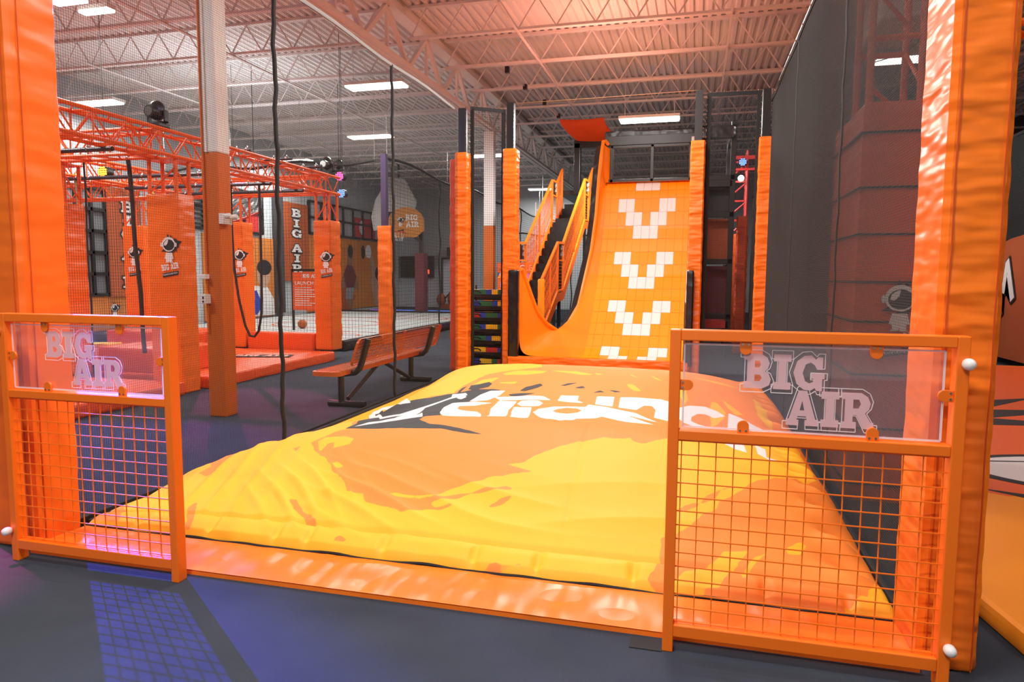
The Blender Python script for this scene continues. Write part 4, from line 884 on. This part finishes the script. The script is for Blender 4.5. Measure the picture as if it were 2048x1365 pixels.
obj('letters', put(s, (-6.9, 9.8, .18), (1, .25, 0), (-.25, 1, 0)), mat('print_orange', (.85, .5, .4), .6), g, smooth=None)
# black roller bars between the trusses
def rollbar(label, p, q):
    t = thing('hanging_bar', label, 'grip bar', p); obj('bar', MB().tube([p, q], .028, 10), M_pipe, t)
    p, q = Vector(p), Vector(q)
    for k in (.15, .5, .85): c = p+(q-p)*k; obj('clamp', MB().tube([c+Vector((0, 0, -.05)), c+Vector((0, 0, .06))], .012, 6).ball(c+Vector((0, 0, .01)), .034, 6), M_chrome, t)
rollbar('black grip bar nearest the left pillar under the near truss', (-8.6, 6.5, 2.9), (-6.35, 6.5, 2.9))
rollbar('black grip bar below the crossing truss, upper of the rear pair', (-9.05, 8.4, 2.9), (-6.35, 8.4, 2.9))
rollbar('black grip bar below the crossing truss, lower of the rear pair', (-9.05, 9.5, 2.9), (-6.35, 9.5, 2.9))
rollbar('black grip bar at the rear with bright clamps above the sign', (-9.05, 10.4, 2.9), (-6.35, 10.4, 2.9))
for i, (a, b, lb) in enumerate([((-6.75, 8.9, 3.3), (-6.25, 8.9, 3.3), 'first'), ((-6.75, 9.7, 3.3), (-6.1, 9.7, 3.3), 'second'), ((-6.75, 10.5, 3.3), (-6.05, 10.5, 3.3), 'third')]):
    rollbar('%s black bar end poking out on top of the near truss right of the column' % lb, a, b)
# ropes
def rope(label, pts, r, m, dark=True):
    t = thing('climbing_rope', label, 'rope', pts[0]); P = [Vector(p) for p in pts]
    obj('rope', MB().tube(P, r, 8), m, t); obj('shackle', MB().ball(P[0]+Vector((0, 0, .03)), .03, 6).tube([P[0], P[0]+Vector((0, 0, .1))], .012, 6), M_chrome, t)
def hang(x, y, z1, z0, sway=.0, n=10): return [(x+sway*i/(n-1)+.01*math.sin(i*1.3), y, z1+(z0-z1)*i/(n-1)) for i in range(n)]
rope('dark hanging rope closest to the left foreground pillar', hang(-7.2, 6.5, 2.88, .3), .017, M_rope)
rope('thick dark rope hanging straight behind the left gate, second from the pillar', hang(-7.6, 7.31, 2.92, .2), .012, M_rope)
rope('thick black rope swinging down past the half-hidden logo tower', hang(-6.9, 7.3, 2.92, .5, .13), .026, M_rope)
rope('beige twisted rope hanging in front of the dark windows', hang(-8.9, 8.4, 2.88, .2, .12), .02, mat('beige_rope', (.32, .2, .1), .8, bump=(60, .8, .01)))
rope('yellow twisted rope hanging in front of the left sign lettering', hang(-8.54, 9.5, 2.88, .2, .12), .022, M_ropey)
lp = [(-6.95, 9.5, 2.95)]+[(-6.95+.01*i, 9.5, 2.95-.26*i) for i in range(1, 9)]
rope('long black rope loop hanging right of the near column', [(-7.07, 9.5, 2.93), (-7.07, 9.5, 2.2), (-7.05, 9.5, 1.6), (-6.98, 9.5, 1.1), (-6.88, 9.5, .7), (-6.80, 9.5, .54), (-6.72, 9.5, .53), (-6.64, 9.5, .62), (-6.58, 9.5, .9), (-6.56, 9.5, 1.6), (-6.56, 9.5, 2.9)], .020, M_rope)
rope('black rope tail curling out behind the near column', [(-7.09, 9.5, 2.85), (-7.09, 9.5, 1.6), (-7.12, 9.5, 1.0), (-7.17, 9.5, .75), (-7.28, 9.5, .58), (-7.45, 9.5, .55)], .018, M_rope)
# moving head lamps
def moving(label, x, y, z):
    t = thing('moving_head_lamp', label, 'stage light', (x, y, z))
    obj('base', MB().box((x-.1, y-.1, z), (x+.1, y+.1, z+.05)), M_black, t, bevel=.01)
    obj('yoke', MB().box((x-.13, y-.03, z+.05), (x-.11, y+.03, z+.2)).box((x+.11, y-.03, z+.05), (x+.13, y+.03, z+.2)).box((x-.13, y-.03, z+.05), (x+.13, y+.03, z+.07)), M_black, t)
    obj('head', MB().ball((x, y, z+.2), (.1, .1, .12), 10).lathe((x, y-.1, z+.17), [(.07, -.04), (.08, .04)], 14, 'y'), M_black, t)
    if z > 3.5: obj('hanger', MB().bar((x, y, z+.05), (x, y, 6), .01), M_strap, t)
    obj('lens', MB().lathe((x, y-.145, z+.17), [(.055, 0), (.05, .006)], 14, 'y'), M_chrome, t)
moving('black moving stage light on top of the near truss above the nearest tower', -6.35, 7.2, 3.27)
moving('black moving stage light on top of the truss end above the far tower', -6.35, 11.2, 3.27)
moving('small black stage light hanging from the roof right of the truss end', -8.2, 15.0, 3.9)
def led(label, x, y, z, m):
    t = thing('party_light', label, 'party light', (x, y, z)); obj('body', MB().lathe((x, y, z), [(.09, 0), (.09, .12)], 12, 'y'), M_black, t)
    mm = MB()
    for i in range(5):
        for j in range(5):
            u, v = (i-2)*.032, (j-2)*.032
            if u*u+v*v < .0065: mm.ball((x+u, y-.006, z+v), .013, 5)
    obj('led_cluster', mm, m, t); obj('hanger', MB().bar((x, y+.06, z+.08), (x, y+.06, 6.0), .006), M_strap, t)
led('pink glowing party light right of the truss end', -6.55, 12.0, 3.36, M_ledp); led('blue glowing party light below the pink one', -6.9, 12.7, 3.13, M_ledb)
led('amber glowing party light between the trusses', -8.6, 8.6, 3.02, M_ledo)
t = thing('inflated_banner', 'black curved panel with red edge hanging behind the cross truss', 'hanging panel', (-9.3, 13.2, 2.9))
m = MB().grid(16, 4, lambda u, v: (-10.35+1.25*u, 13.2+.2*v, 2.62+.5*v+.25*u*u)); m.grid(16, 4, lambda u, v: (-10.35+1.25*u, 13.22+.2*v, 2.66+.5*v+.25*u*u)); obj('panel', m, M_blackpad, t)
obj('red_edge', MB().tube([(-10.35+1.25*i/15, 13.19, 2.61+.25*(i/15)**2) for i in range(16)], .025, 6), M_red, t); obj('hanger', MB().bar((-9.8, 13.3, 3.1), (-9.8, 13.3, 6), .008), M_strap, t); obj('hanger', MB().bar((-9.3, 13.3, 3.3), (-9.3, 13.3, 6), .008), M_strap, t)
# ================================================================ basketball court and walls behind
ct = thing('trampoline_court', 'pale grey basketball court floor with orange lines and dark padded edge', 'court', (-10, 18, 0))
obj('court_surface', MB().box((-13.6, 12.5, 0), (-6.9, 24.6, .10)), M_court, ct)
obj('edge_pad', MB().tube([(-6.75, 12.35, .11), (-13.8, 12.35, .11)], .1, 8).tube([(-6.75, 12.35, .11), (-6.75, 24.7, .11)], .11, 8).box((-13.8, 24.6, 0), (-6.8, 24.9, .16)), M_blackpad, ct)
m = MB(); L = circ(-10.3, 18.0, 1.5, 1.5, 48)
def ribbon(m, pts, w, z, close=False):
    n = len(pts)
    for i in range(n if close else n-1): a, b = pts[i], pts[(i+1) % n]; m.bar((a[0], a[1], z), (b[0], b[1], z), w, .004)
ribbon(m, L, .06, .103, True); ribbon(m, circ(-8.1, 14.6, .5, .5, 30, 0, 180), .05, .103); ribbon(m, [(-13.5, 21), (-7, 21)], .05, .103); ribbon(m, circ(-9.2, 21, 1.4, 1.4, 30, 0, 180), .05, .103)
ribbon(m, [(-9.4, 15.9), (-7.6, 15.6)], .05, .103)
obj('court_line', m, M_vinyl_red, ct, smooth=None)
m = MB()
for i in range(16): m.box((-13.6, 12.5+i*.76, .1), (-6.9, 12.515+i*.76, .101))
obj('seam', m, M_grey, ct, smooth=None)
tag(obj('basketball', MB().ball((-10.0, 16.2, .22), .12, 16), M_ball), 'orange basketball resting on the court beside the sign post', 'ball')
# hoops
def hoop(label, x, y, zb, zc, w, h, ztop, padc):
    t = thing('basketball_hoop', label, 'basketball hoop', (x, y+.3, 0))
    L = [(x-w/2, zc-h*.3), (x-w*.3, zc-h/2), (x+w*.28, zc-h/2), (x+w/2, zc-h*.28)]+[(x+w/2*math.cos(R(a)), zc+(h/2)*math.sin(R(a))) for a in range(10, 180, 12)]
    obj('backboard', MB().prism(L, 'y', y-.03, y+.03), mat('board_orange', (.62, .22, .02), .5), t)
    obj('post', MB().box((x+.42, y+.25, 0), (x+.58, y+.4, zc-.2)).bar((x+.5, y+.32, zc-.75), (x+.1, y+.05, zc-.4), .1).bar((x+.5, y+.32, zc-.5), (x+.1, y+.05, zc-.1), .08), M_black, t)
    obj('post_pad', pad_mesh((x+.3, y+.1, .0), (x+.7, y+.5, 2.38), .03, .003, 60), M_maroon if padc else M_vinyl_red, t)
    obj('rim', MB().tube([(x-.15+.2*math.cos(R(a)), y-.3+.2*math.sin(R(a)), zc-.38) for a in range(0, 360, 24)], .012, 6, close=True).bar((x-.15, y-.1, zc-.38), (x-.15, y, zc-.38), .1), M_vinyl_red, t)
    n = MB()
    for a in range(0, 360, 40): n.bar((x-.15+.2*math.cos(R(a)), y-.3+.2*math.sin(R(a)), zc-.38), (x-.15+.12*math.cos(R(a+20)), y-.3+.12*math.sin(R(a+20)), zc-.72), .01)
    obj('hoop_net', n, M_letterw, t, smooth=None)
    g, w1 = slab('BIG', .22, .06, .001); k = .5/w1; g.v = [(v[0]*k, v[1], v[2]) for v in g.v]; obj('board_lettering', put(g, (x+.0, y-.035, zc+.07), (1, 0, 0), (0, 0, 1)), M_letterw, t, smooth=None)
    g, w1 = slab('AIR', .22, .06, .001); k = .52/w1; g.v = [(v[0]*k, v[1], v[2]) for v in g.v]; obj('board_lettering', put(g, (x+.02, y-.035, zc-.19), (1, 0, 0), (0, 0, 1)), M_letterw, t, smooth=None)
    helmet_logo(t, (x-.22, y-.034, zc-.32), (1, 0, 0), (0, 0, 1), .62, words=False)
    return t
hoop('orange basketball backboard with white lettering on a dark padded post', -10.85, 25.0, 0, 3.55, 1.5, 1.15, 0, True)
t = thing('white_backboard', 'large white fan-shaped backboard high behind the net, left of the orange hoop', 'backboard', (-12.1, 26.5, 4.6))
obj('board', MB().prism([(-12.9, 3.35), (-11.2, 3.5), (-11.0, 4.5), (-11.5, 5.4), (-12.2, 5.5), (-12.8, 4.6), (-13.0, 3.9)], 'y', 26.4, 26.46), M_white, t)
obj('bracket', MB().box((-12.4, 26.35, 3.5), (-11.3, 26.4, 4.1)).bar((-11.8, 26.5, 5.2), (-11.8, 26.5, 6), .06), M_black, t)
# court nets
def bignet(label, p, q, z1, cell=.07, w=.004, sag=.06, seams=()):
    p = Vector((*p, 0)); q = Vector((*q, 0)); d = q-p; L = d.length; d.normalize()
    t = thing('court_net', label, 'safety net', tuple((p+q)/2))
    obj('netting', net_mesh((p.x, p.y, .1), d, (0, 0, 1), L, z1-.1, cell, w), M_net, t, smooth=None, raw=True)
    obj('top_hem', MB().tube([p+d*L*i/24+Vector((0, 0, z1+sag*math.sin(i*.8)-.0)) for i in range(25)], .03, 6), M_strap, t)
    for s in seams: obj('seam_strap', MB().tube([p+d*s+Vector((.02*math.sin(i), .02*math.sin(i*1.7), z1-(z1-.1)*i/19)) for i in range(20)], .02, 6), M_strap, t)
    m = MB()
    for i in range(0, 25, 6): m.bar(p+d*L*i/24+Vector((0, 0, z1)), p+d*L*i/24+Vector((0, 0, 6)), .008)
    obj('hanger', m, M_cable, t); return t
bignet('black court net crossing the near end of the court, left of its corner post', (-13.9, 13.9), (-6.75, 13.9), 3.95, .08, .004)
bignet('black court net along the right side of the court, behind the bench', (-6.6, 14.2), (-6.6, 29.5), 4.05, .08, .005, seams=(3.2, 5.2, 8.0, 12))
bignet('grey net across the far right behind the white column', (-6.5, 24.5), (-2.0, 24.5), 3.0, .09, .006, seams=(.9, 2.2))
t = thing('court_post', 'net post at the court corner, purple-black above and orange padded below', 'padded pole', (-6.58, 14.05, 0))
obj('pad', pad_mesh((-6.74, 13.95, 0), (-6.44, 14.2, 2.58), .03, .004, 61), M_vinyl, t); obj('post', MB().box((-6.66, 14.0, 0), (-6.54, 14.12, 4.12)), mat('purple_black', (.05, .03, .08), .4), t)
# sign on a stand
t = thing('rules_sign', 'orange rules sign on a black stand in front of the court', 'sign', (-9.9, 15.6, .1))
obj('stand', MB().box((-9.93, 15.62, .1), (-9.88, 15.67, 1.65)).box((-9.1, 15.62, .1), (-9.06, 15.67, 1.65)).box((-9.93, 15.62, 1.6), (-9.06, 15.67, 1.66)), M_black, t)
s_ = obj('sign_board', MB().box((-9.88, 15.6, .62), (-9.1, 15.62, 1.58)), M_vinyl_red, t)
obj('sign_heading', put(word('LAUNCH', .13, .001), (-9.82, 15.598, 1.26), (1, 0, 0), (0, 0, 1)), M_letterw, s_, smooth=None)
g, w1 = slab('BIG AIR', .09, .05, .001); obj('sign_brand', put(g, (-9.6, 15.598, 1.44), (1, 0, 0), (0, 0, 1)), M_letterw, s_, smooth=None)
m = MB(); rs = random.Random(3)
for i in range(9): m.box((-9.82, 15.596, 1.18-i*.055), (-9.82+rs.uniform(.4, .66), 15.599, 1.195-i*.055))
obj('sign_text_lines', m, M_letterw, s_, smooth=None)
# left wall: murals, windows, vertical signs
def on_left(y, z, d=.03): return (-14+d, y, z)
def mural(label, y0, y1, z0, z1):
    t = thing('wall_mural', label, 'mural', (-13.97, (y0+y1)/2, z0)); obj('board', MB().box((-14, y0, z0), (-13.95, y1, z1)), M_lightor, t); return t
def shape(t, name, loops, m, d): return obj(name, put(loops_mb(loops, .001), (-14+d, 0, 0), (0, 1, 0), (0, 0, 1)), m, t, smooth=None)
# the wall faces +x, so y grows to the right seen from the court
m1 = mural('orange wall mural with a dribbling player and a reaching player', 23.0, 29.3, .12, 3.0)
shape(m1, 'printed_player', [[(26.2, 2.45), (26.05, 2.1), (26.1, 1.9), (25.7, 1.5), (25.45, 1.05), (25.75, .95), (26.0, 1.25), (26.0, .9), (25.85, .6), (26.2, .15), (26.55, .2), (26.5, .7), (26.75, 1.0), (26.95, .8), (27.05, 1.05), (26.8, 1.6), (26.5, 1.95), (26.6, 2.2), (26.45, 2.5)]], M_skin, .056)
shape(m1, 'printed_shirt', [[(26.05, 1.95), (25.75, 1.55), (25.95, 1.0), (26.6, 1.0), (26.85, 1.45), (26.5, 1.92)]], M_maroon, .06)
shape(m1, 'printed_shorts', [[(25.95, 1.0), (25.9, .55), (26.5, .5), (26.6, 1.0)]], M_grey, .06)
shape(m1, 'printed_hair', [circ(26.35, 2.5, .22, .28, 14)], M_letterk, .062)
shape(m1, 'printed_player', [[(28.1, 2.35), (28.3, 1.7), (28.2, 1.2), (28.6, .15), (29.2, .15), (29.2, 1.5), (28.75, 1.75), (28.4, 2.4)]], M_skin2, .056)
shape(m1, 'printed_ball', [splat(28.0, 2.55, .3, 9, 20, .12)], M_letterw, .06); shape(m1, 'printed_hair', [circ(28.95, 1.6, .33, .3, 14)], M_letterk, .062)
shape(m1, 'printed_ball', [circ(27.5, 2.5, .17, .3, 14)], M_letterk, .058)
shape(m1, 'printed_splash', [splat(26.0, .5, .8, 19, 40, .5)], M_signor, .053)
helmet_logo(m1, (24.0, 0, 0), (0, 1, 0), (0, 0, 1), 0.01) if False else None
def wall_logo(t, y, z, s): return helmet_logo(t, (-14+.06, y, z), (0, 1, 0), (0, 0, 1), s)
wall_logo(m1, 24.6, 1.75, 1.15)
m2 = mural('orange wall mural with a boy in blue and a child, left of the far sign', 17.4, 20.9, .12, 2.72)
shape(m2, 'printed_boy', [[(17.9, .2), (17.8, 1.2), (18.0, 1.6), (18.4, 1.6), (18.6, 1.2), (18.7, .2)]], M_blue, .056); shape(m2, 'printed_boy_head', [circ(18.15, 1.85, .22, .27, 14)], M_skin2, .058)
shape(m2, 'printed_arm', [[(18.5, 1.5), (19.6, 1.7), (19.7, 1.85), (18.4, 1.65)]], M_skin2, .058)
shape(m2, 'printed_child', [[(19.2, .15), (19.3, .9), (19.8, 1.15), (20.5, 1.1), (20.85, .7), (20.88, .15)]], M_letterw, .056); shape(m2, 'printed_child_head', [circ(20.3, 1.5, .36, .42, 16)], M_skin2, .058); shape(m2, 'printed_hair', [circ(20.35, 1.75, .4, .26, 14)], M_letterk, .06); shape(m2, 'printed_toy', [[(19.3, .25), (19.3, .9), (19.9, 1.0), (20.2, .5), (19.9, .2)]], M_blue, .06)
wall_logo(m2, 19.5, 1.75, .9)
m3 = mural('lower orange wall mural with a small logo, under the near dark windows', 12.0, 15.1, .12, 1.0)
wall_logo(m3, 14.1, .3, .55)
def vsign(label, y0, y1, z0, z1, yc, zt, h, ws):
    t = thing('vertical_sign', label, 'sign', (-13.9, (y0+y1)/2, z0))
    obj('sign_board', MB().box((-14, y0, z0), (-13.86, y1, z1)), M_signor, t)
    z = zt
    for ch in 'BIG AIR':
        if ch == ' ': z -= h*.45; continue
        for off, mt, d in ((.035, M_letterk, .15), (0, M_letterw, .156)):
            w, ls = GL[ch]; L = [[((px-w/2)*ws, (py-1)*h*.80) for px, py in l] for l in ls]
            obj('letter' if off == 0 else 'letter_shadow', put(loops_mb(L, .001, off), (-14+d, yc, z), (0, 1, 0), (0, 0, 1)), mt, t, smooth=None)
        z -= h
    return t
vsign('far vertical brown sign spelling BIG AIR in white letters on the left wall', 21.4, 23.0, 1.3, 4.05, 22.2, 3.85, .36, .75)
vsign('near vertical brown sign spelling BIG AIR in white letters, seen behind the ropes', 13.95, 15.0, .95, 3.62, 14.55, 3.32, .345, .52)
tag(obj('dark_duct', MB().box((-13.99, 20.93, .2), (-13.83, 21.37, 4.3)), M_walld), 'dark wall box left of the far vertical sign', 'wall box')
def winband(n, y0, y1, z0, z1, ny, nz, glass):
    o = struct('window_%d' % n, MB().box((-14.0, y0, z0), (-13.97, y1, z1)), glass, smooth=None); m = MB()
    for i in range(ny+1): y = y0+(y1-y0)*i/ny; m.box((-14, y-.04, z0), (-13.9, y+.04, z1))
    for j in range(nz+1): z = z0+(z1-z0)*j/nz; m.box((-14, y0, z-.04), (-13.9, y1, z+.04))
    obj('window_frame', m, M_black, o, smooth=None)
    return o
M_glassd = mat('dark_glass', (.16, .17, .18), .15); M_glassl = mat('pale_glass', (.42, .44, .45), .2)
winband(1, 12.7, 13.95, 1.0, 3.55, 3, 5, M_glassd); w2 = winband(2, 16.5, 20.3, 2.85, 4.15, 4, 2, M_glassl); w3 = winband(3, 23.2, 29.2, 3.08, 4.25, 7, 2, M_glassl)
obj('poster', MB().box((-13.965, 18.0, 2.9), (-13.95, 19.8, 4.1)), M_maroon, w2); obj('poster', MB().box((-13.965, 19.2, 2.9), (-13.945, 20.1, 4.05)), M_red, w2)
obj('poster', MB().box((-13.965, 26.8, 3.1), (-13.95, 28.7, 3.95)), M_red, w3)
obj('poster', put(loops_mb([circ(27.4, 3.55, .22, .3, 16)], .001), (-13.94, 0, 0), (0, 1, 0), (0, 0, 1)), M_letterw, w3, smooth=None)
m = MB()
for i in range(7): m.box((-13.9, 17.0+i*.0, 2.95+i*.14), (-13.85, 17.5, 3.0+i*.14))
tag(obj('wall_vent', m, M_letterk), 'black slatted vent on the left wall left of the red poster', 'vent')
# far wall things
t = thing('television', 'black wall television showing a small red picture, left of the dark hoop post', 'television', (-12.6, 31.4, 1.5)); obj('screen', MB().box((-13.9, 31.3, 1.42), (-12.2, 31.48, 2.45)), M_black, t); obj('screen_picture', MB().box((-12.85, 31.285, 1.6), (-12.4, 31.3, 1.8)), mat('red_glow', (.6, .05, .02), .4, emit=((1, .12, .04), 2)), t)
struct('door_1', MB().box((-11.75, 31.44, 0), (-10.9, 31.5, 2.3)), mat('bright_door', (.7, .75, .85), .6)); struct('trim_1', MB().box((-11.83, 31.4, 0), (-11.75, 31.5, 2.38)).box((-10.9, 31.4, 0), (-10.82, 31.5, 2.38)).box((-11.83, 31.4, 2.3), (-10.82, 31.5, 2.38)), M_black)
t = thing('speaker_bracket', 'small black loudspeaker above the bright doorway', 'loudspeaker', (-11.3, 31.2, 2.4)); obj('speaker', MB().box((-11.4, 31.0, 2.42), (-11.05, 31.4, 2.85)), M_black, t, bevel=.02)
t = thing('floor_machine', 'small orange and black machine standing in front of the bright doorway', 'machine', (-11.2, 30.4, 0)); obj('body', MB().ball((-11.45, 30.4, .4), (.22, .2, .3), 8).ball((-10.9, 30.4, .45), (.24, .2, .36), 8).box((-11.5, 30.3, 0), (-10.8, 30.6, .2)), M_signor, t); obj('handle', MB().tube([(-11.45, 30.4, .6), (-11.2, 30.3, .5), (-10.85, 30.4, .9)], .04, 6), M_black, t)
t = thing('led_floor_strip', 'blue and magenta glowing strip along the far edge of the court', 'light strip', (-10.6, 25.6, 0)); obj('blue_section', MB().box((-11.6, 25.55, .05), (-8.6, 25.7, .14)), M_screen, t); obj('magenta_section', MB().box((-12.7, 25.55, .05), (-11.6, 25.7, .14)), M_purple, t)
t = thing('arcade_kiosk', 'orange arcade booth with blue and purple screens behind the slide mouth', 'arcade booth', (-5.4, 22, 0))
obj('header', MB().box((-6.3, 21.9, 1.62), (-4.5, 22.0, 1.95)), M_vinyl_red, t); obj('screen', MB().box((-6.25, 21.93, .9), (-5.85, 21.98, 1.6)), M_screen, t); obj('screen', MB().box((-5.4, 21.93, .7), (-4.6, 21.98, 1.6)), M_purple, t); obj('cabinet', MB().box((-6.3, 22.0, 0), (-4.5, 22.6, 1.95)), M_walld, t)
obj('header_lettering', put(word('CLE', .26, .001), (-5.55, 21.89, 1.69), (1, 0, 0), (0, 0, 1)), M_letterw, t, smooth=None)
t = thing('white_ladder', 'slim white ladder-like rack right of the pole at the slide corner', 'ladder', (-4.0, 17.6, 0)); m = MB().box((-4.05, 17.6, 0), (-4.03, 17.63, 3.4)).box((-3.82, 17.6, 0), (-3.80, 17.63, 3.4))
for i in range(16): m.box((-4.03, 17.6, .2+i*.2), (-3.82, 17.62, .22+i*.2))
obj('ladder', m, M_white, t)
# ================================================================ right side, beyond the charcoal net
t = thing('padded_block', 'tall dark red padded block with black straps seen through the charcoal net', 'padded block', (1.25, 5.5, 0))
obj('pad', pad_mesh((1.02, 5.0, 0), (1.42, 6.0, 2.63), .03, .004, 70, .06), M_vinyl_red, t)
for z in (.12, .5, .86, 1.21, 1.47, 1.78, 2.08, 2.43): obj('strap', MB().box((1.005, 4.985, z), (1.435, 6.01, z+.012)), M_strap, t)
helmet_logo(t, (1.28, 4.975, 1.02), (1, 0, 0), (0, 0, 1), .52)
t = thing('truss_tower', 'orange lattice tower rising from the dark red padded block', 'truss', (1.25, 5.3, 2.6)); m = MB()
for x in (1.06, 1.36):
    for y in (5.1, 5.5): m.tube([(x, y, 2.6), (x, y, 5.4)], .024, 8)
obj('chord', m, M_truss, t); m = MB()
for k in range(4):
    z = 2.75+k*.62
    m.tube([(1.06, 5.1, z), (1.36, 5.5, z-.12)], .016, 6); m.tube([(1.06, 5.1, z+.3), (1.36, 5.1, z+.3)], .02, 6); m.tube([(1.06, 5.5, z+.3), (1.36, 5.5, z+.3)], .02, 6); m.tube([(1.36, 5.1, z), (1.36, 5.5, z+.3)], .015, 6)
obj('lattice', m, M_truss, t)
truss('red-orange box truss leading right from the lattice tower over the next lane', (4.5, 5.15, 3.02), (1.45, 5.15, 3.02), .26)
# slim red truss tower and dark net behind the slide
t = thing('red_truss_tower', 'distant red lattice tower with blue lamps between the two right poles', 'truss', (1.0, 17.2, 0)); m = MB()
for x in (.72, 1.06):
    for y in (17.0, 17.35): m.tube([(x, y, 0), (x, y, 4.4)], .035, 8)
obj('chord', m, M_red, t); m = MB()
for k in range(9): z = .3+k*.44; m.tube([(.72, 17, z), (1.06, 17, z+.3)], .02, 6); m.box((.72, 16.98, z+.3), (1.06, 17.02, z+.34))
m.box((.7, 16.95, 4.2), (2.6, 17.05, 4.28)).box((.7, 16.95, 3.95), (2.6, 17.05, 4.0)); obj('lattice', m, M_red, t)
obj('padding', pad_mesh((.62, 16.8, 0), (1.12, 16.95, 2.5), .03, .004, 71), M_vinyl_red, t)
led('blue party light on the distant red tower, upper one', .95, 16.85, 4.12, M_ledb)
t = thing('spot_lamp', 'small white glowing lamp on the distant red tower', 'lamp', (.92, 16.8, 3.75)); obj('bulb', MB().ball((.92, 16.8, 3.75), .07, 8), M_lamp, t); obj('bracket', MB().bar((.92, 16.8, 3.82), (.92, 17.0, 3.9), .03), M_black, t)
t = thing('lane_net', 'dark grey net wall of the neighbouring lane behind the rightmost pole', 'safety net', (1.2, 14.5, 0))
obj('netting', net_mesh((1.24, 11.5, .02), (0, 1, 0), (0, 0, 1), 6.0, 3.35, .02, .0055), M_netr, t, smooth=None, raw=True); obj('top_hem', MB().tube([(1.24, 11.5, 3.35), (1.24, 17.5, 3.4)], .03, 6), M_strap, t)
t = thing('leaning_pad', 'tall orange pad right of the black tower', 'padding', (.85, 15, 0))
o = obj('pad', pad_mesh((.74, 14.4, 0), (.95, 14.6, 2.7), .03, .004, 72), M_vinyl_red, t)
# neighbouring landing pad with graphics
t = thing('graphic_pad', 'big orange landing pad with helmet drawing beyond the right pillar', 'landing pad', (3, 7, 0))
L = [(1.20, 2.6), (8.2, 2.6), (8.2, 12.9), (4.2, 12.9), (1.22, 3.4)]
L = [(1.30, 3.05), (1.9, 2.4), (5.2, 2.4), (5.2, 12.9), (1.6, 12.9), (1.5, 12.5), (1.5, 4.9), (1.24, 4.5), (1.22, 3.6)]
obj('pad', MB().prism(L, 'z', 0, .10), mat('amber_pad', (1, .33, .01), .5), t, bevel=.03)
def flat(name, loops, m, z): return obj(name, put(loops_mb(loops, .0008), (0, 0, z), (1, 0, 0), (0, 1, 0)), m, t, smooth=None)
flat('red_orange_field', [[(1.52, 5.3), (2.0, 5.05), (2.5, 5.3), (3.4, 4.9), (4.5, 5.1), (5.15, 5.0), (5.15, 12.8), (1.7, 12.8), (1.52, 12.3)]], mat('graphic_orange', (.85, .13, .02), .5), .1012)
flat('white_dot', [circ(2.02, 7.05, .33, .42)], M_letterw, .1025)
flat('helmet_outline', [circ(3.1, 5.75, 1.18, .62, 40)], M_letterk, .103); flat('helmet_white', [circ(3.12, 5.76, 1.1, .54, 40)], M_letterw, .1042)
flat('helmet_detail', [circ(3.35, 5.6, .9, .36, 32), circ(3.37, 5.6, .85, .32, 32)[::-1]], M_letterk, .1054); flat('helmet_detail', [[(2.1, 5.95), (3.2, 6.18), (3.2, 6.2), (2.1, 5.98)]], M_letterk, .1054)
flat('ink_splash', [[(2.2, 7.9), (3.0, 8.9), (3.9, 9.4), (3.0, 8.4), (4.0, 8.6), (2.9, 7.9), (3.9, 7.7), (2.6, 7.5)], ], M_letterk, .103); flat('ink_splash', [[(2.1, 9.4), (3.2, 10.8), (3.6, 10.9), (2.6, 9.5)]], M_letterk, .103)
flat('ink_splash', [[(1.85, 5.2), (2.2, 4.95), (2.6, 4.85), (2.15, 5.1)]], M_letterk, .103); flat('ink_stroke', [[(2.0, 4.8), (2.5, 4.55), (2.52, 4.58)]], M_letterk, .103)
for i, (x, y, r) in enumerate([(1.9, 4.4, .03), (2.0, 4.1, .04), (1.75, 3.95, .03), (2.1, 3.55, .07), (1.95, 3.3, .06), (1.7, 3.45, .03), (2.3, 4.3, .03), (1.75, 3.3, .05)]): flat('red_fleck', [splat(x, y, r, i, 10, .3)], MATS['graphic_orange'], .1015)
# dark net and orange wall art beyond
t = thing('side_wall_art', 'orange padded wall with slanted white letters AM beyond the right pillar', 'wall padding', (5.28, 12, .12))
obj('padding', MB().prism([(9, .12), (15.6, .12), (15.6, 2.0), (14.6, 2.08), (13.9, 2.2), (13.3, 2.25), (12.4, 2.15), (9, 2.3)], 'x', 5.25, 5.32), M_signor, t)
s_ = word('AM', 1.0, .004, .025, .15); b_ = word('AM', 1.0, .002, .06, .15); th = R(33)
X = Vector((0, -math.cos(th), math.sin(th))); Y = Vector((0, math.sin(th), math.cos(th)))
obj('letter_shadow', put(b_, (5.235, 14.75, .45), X, Y), M_letterk, t, smooth=None); obj('letters', put(s_, (5.225, 14.75, .45), X, Y), M_letterw, t, smooth=None)
t = thing('lane_net', 'dark side net of the neighbouring lane at the right picture edge', 'safety net', (5.4, 12, 0))
obj('netting', net_mesh((5.4, 8.5, .02), (0, 1, 0), (0, 0, 1), 7.5, 4.0, .03, .006), M_netr, t, smooth=None, raw=True); obj('top_cable', MB().tube([(5.4, 8.5, 4.04), (5.4, 16.0, 4.04)], .03, 6), M_cable, t)
obj('seam_strap', MB().tube([(5.38, 15.2+.03*math.sin(i), 3.9-.2*i) for i in range(20)], .05, 6), M_strap, t)
t = thing('steel_wires', 'pair of thin steel wires sloping up behind the right pillar', 'wire', (2, 8, 4)); obj('wire', MB().tube([(1.45, 8, 3.0), (5, 8.4, 4.1)], .007, 5).tube([(1.45, 8, 3.06), (5, 8.4, 4.16)], .007, 5).tube([(1.5, 8, 3.65), (5, 8.4, 4.6)], .006, 5), M_cable, t)
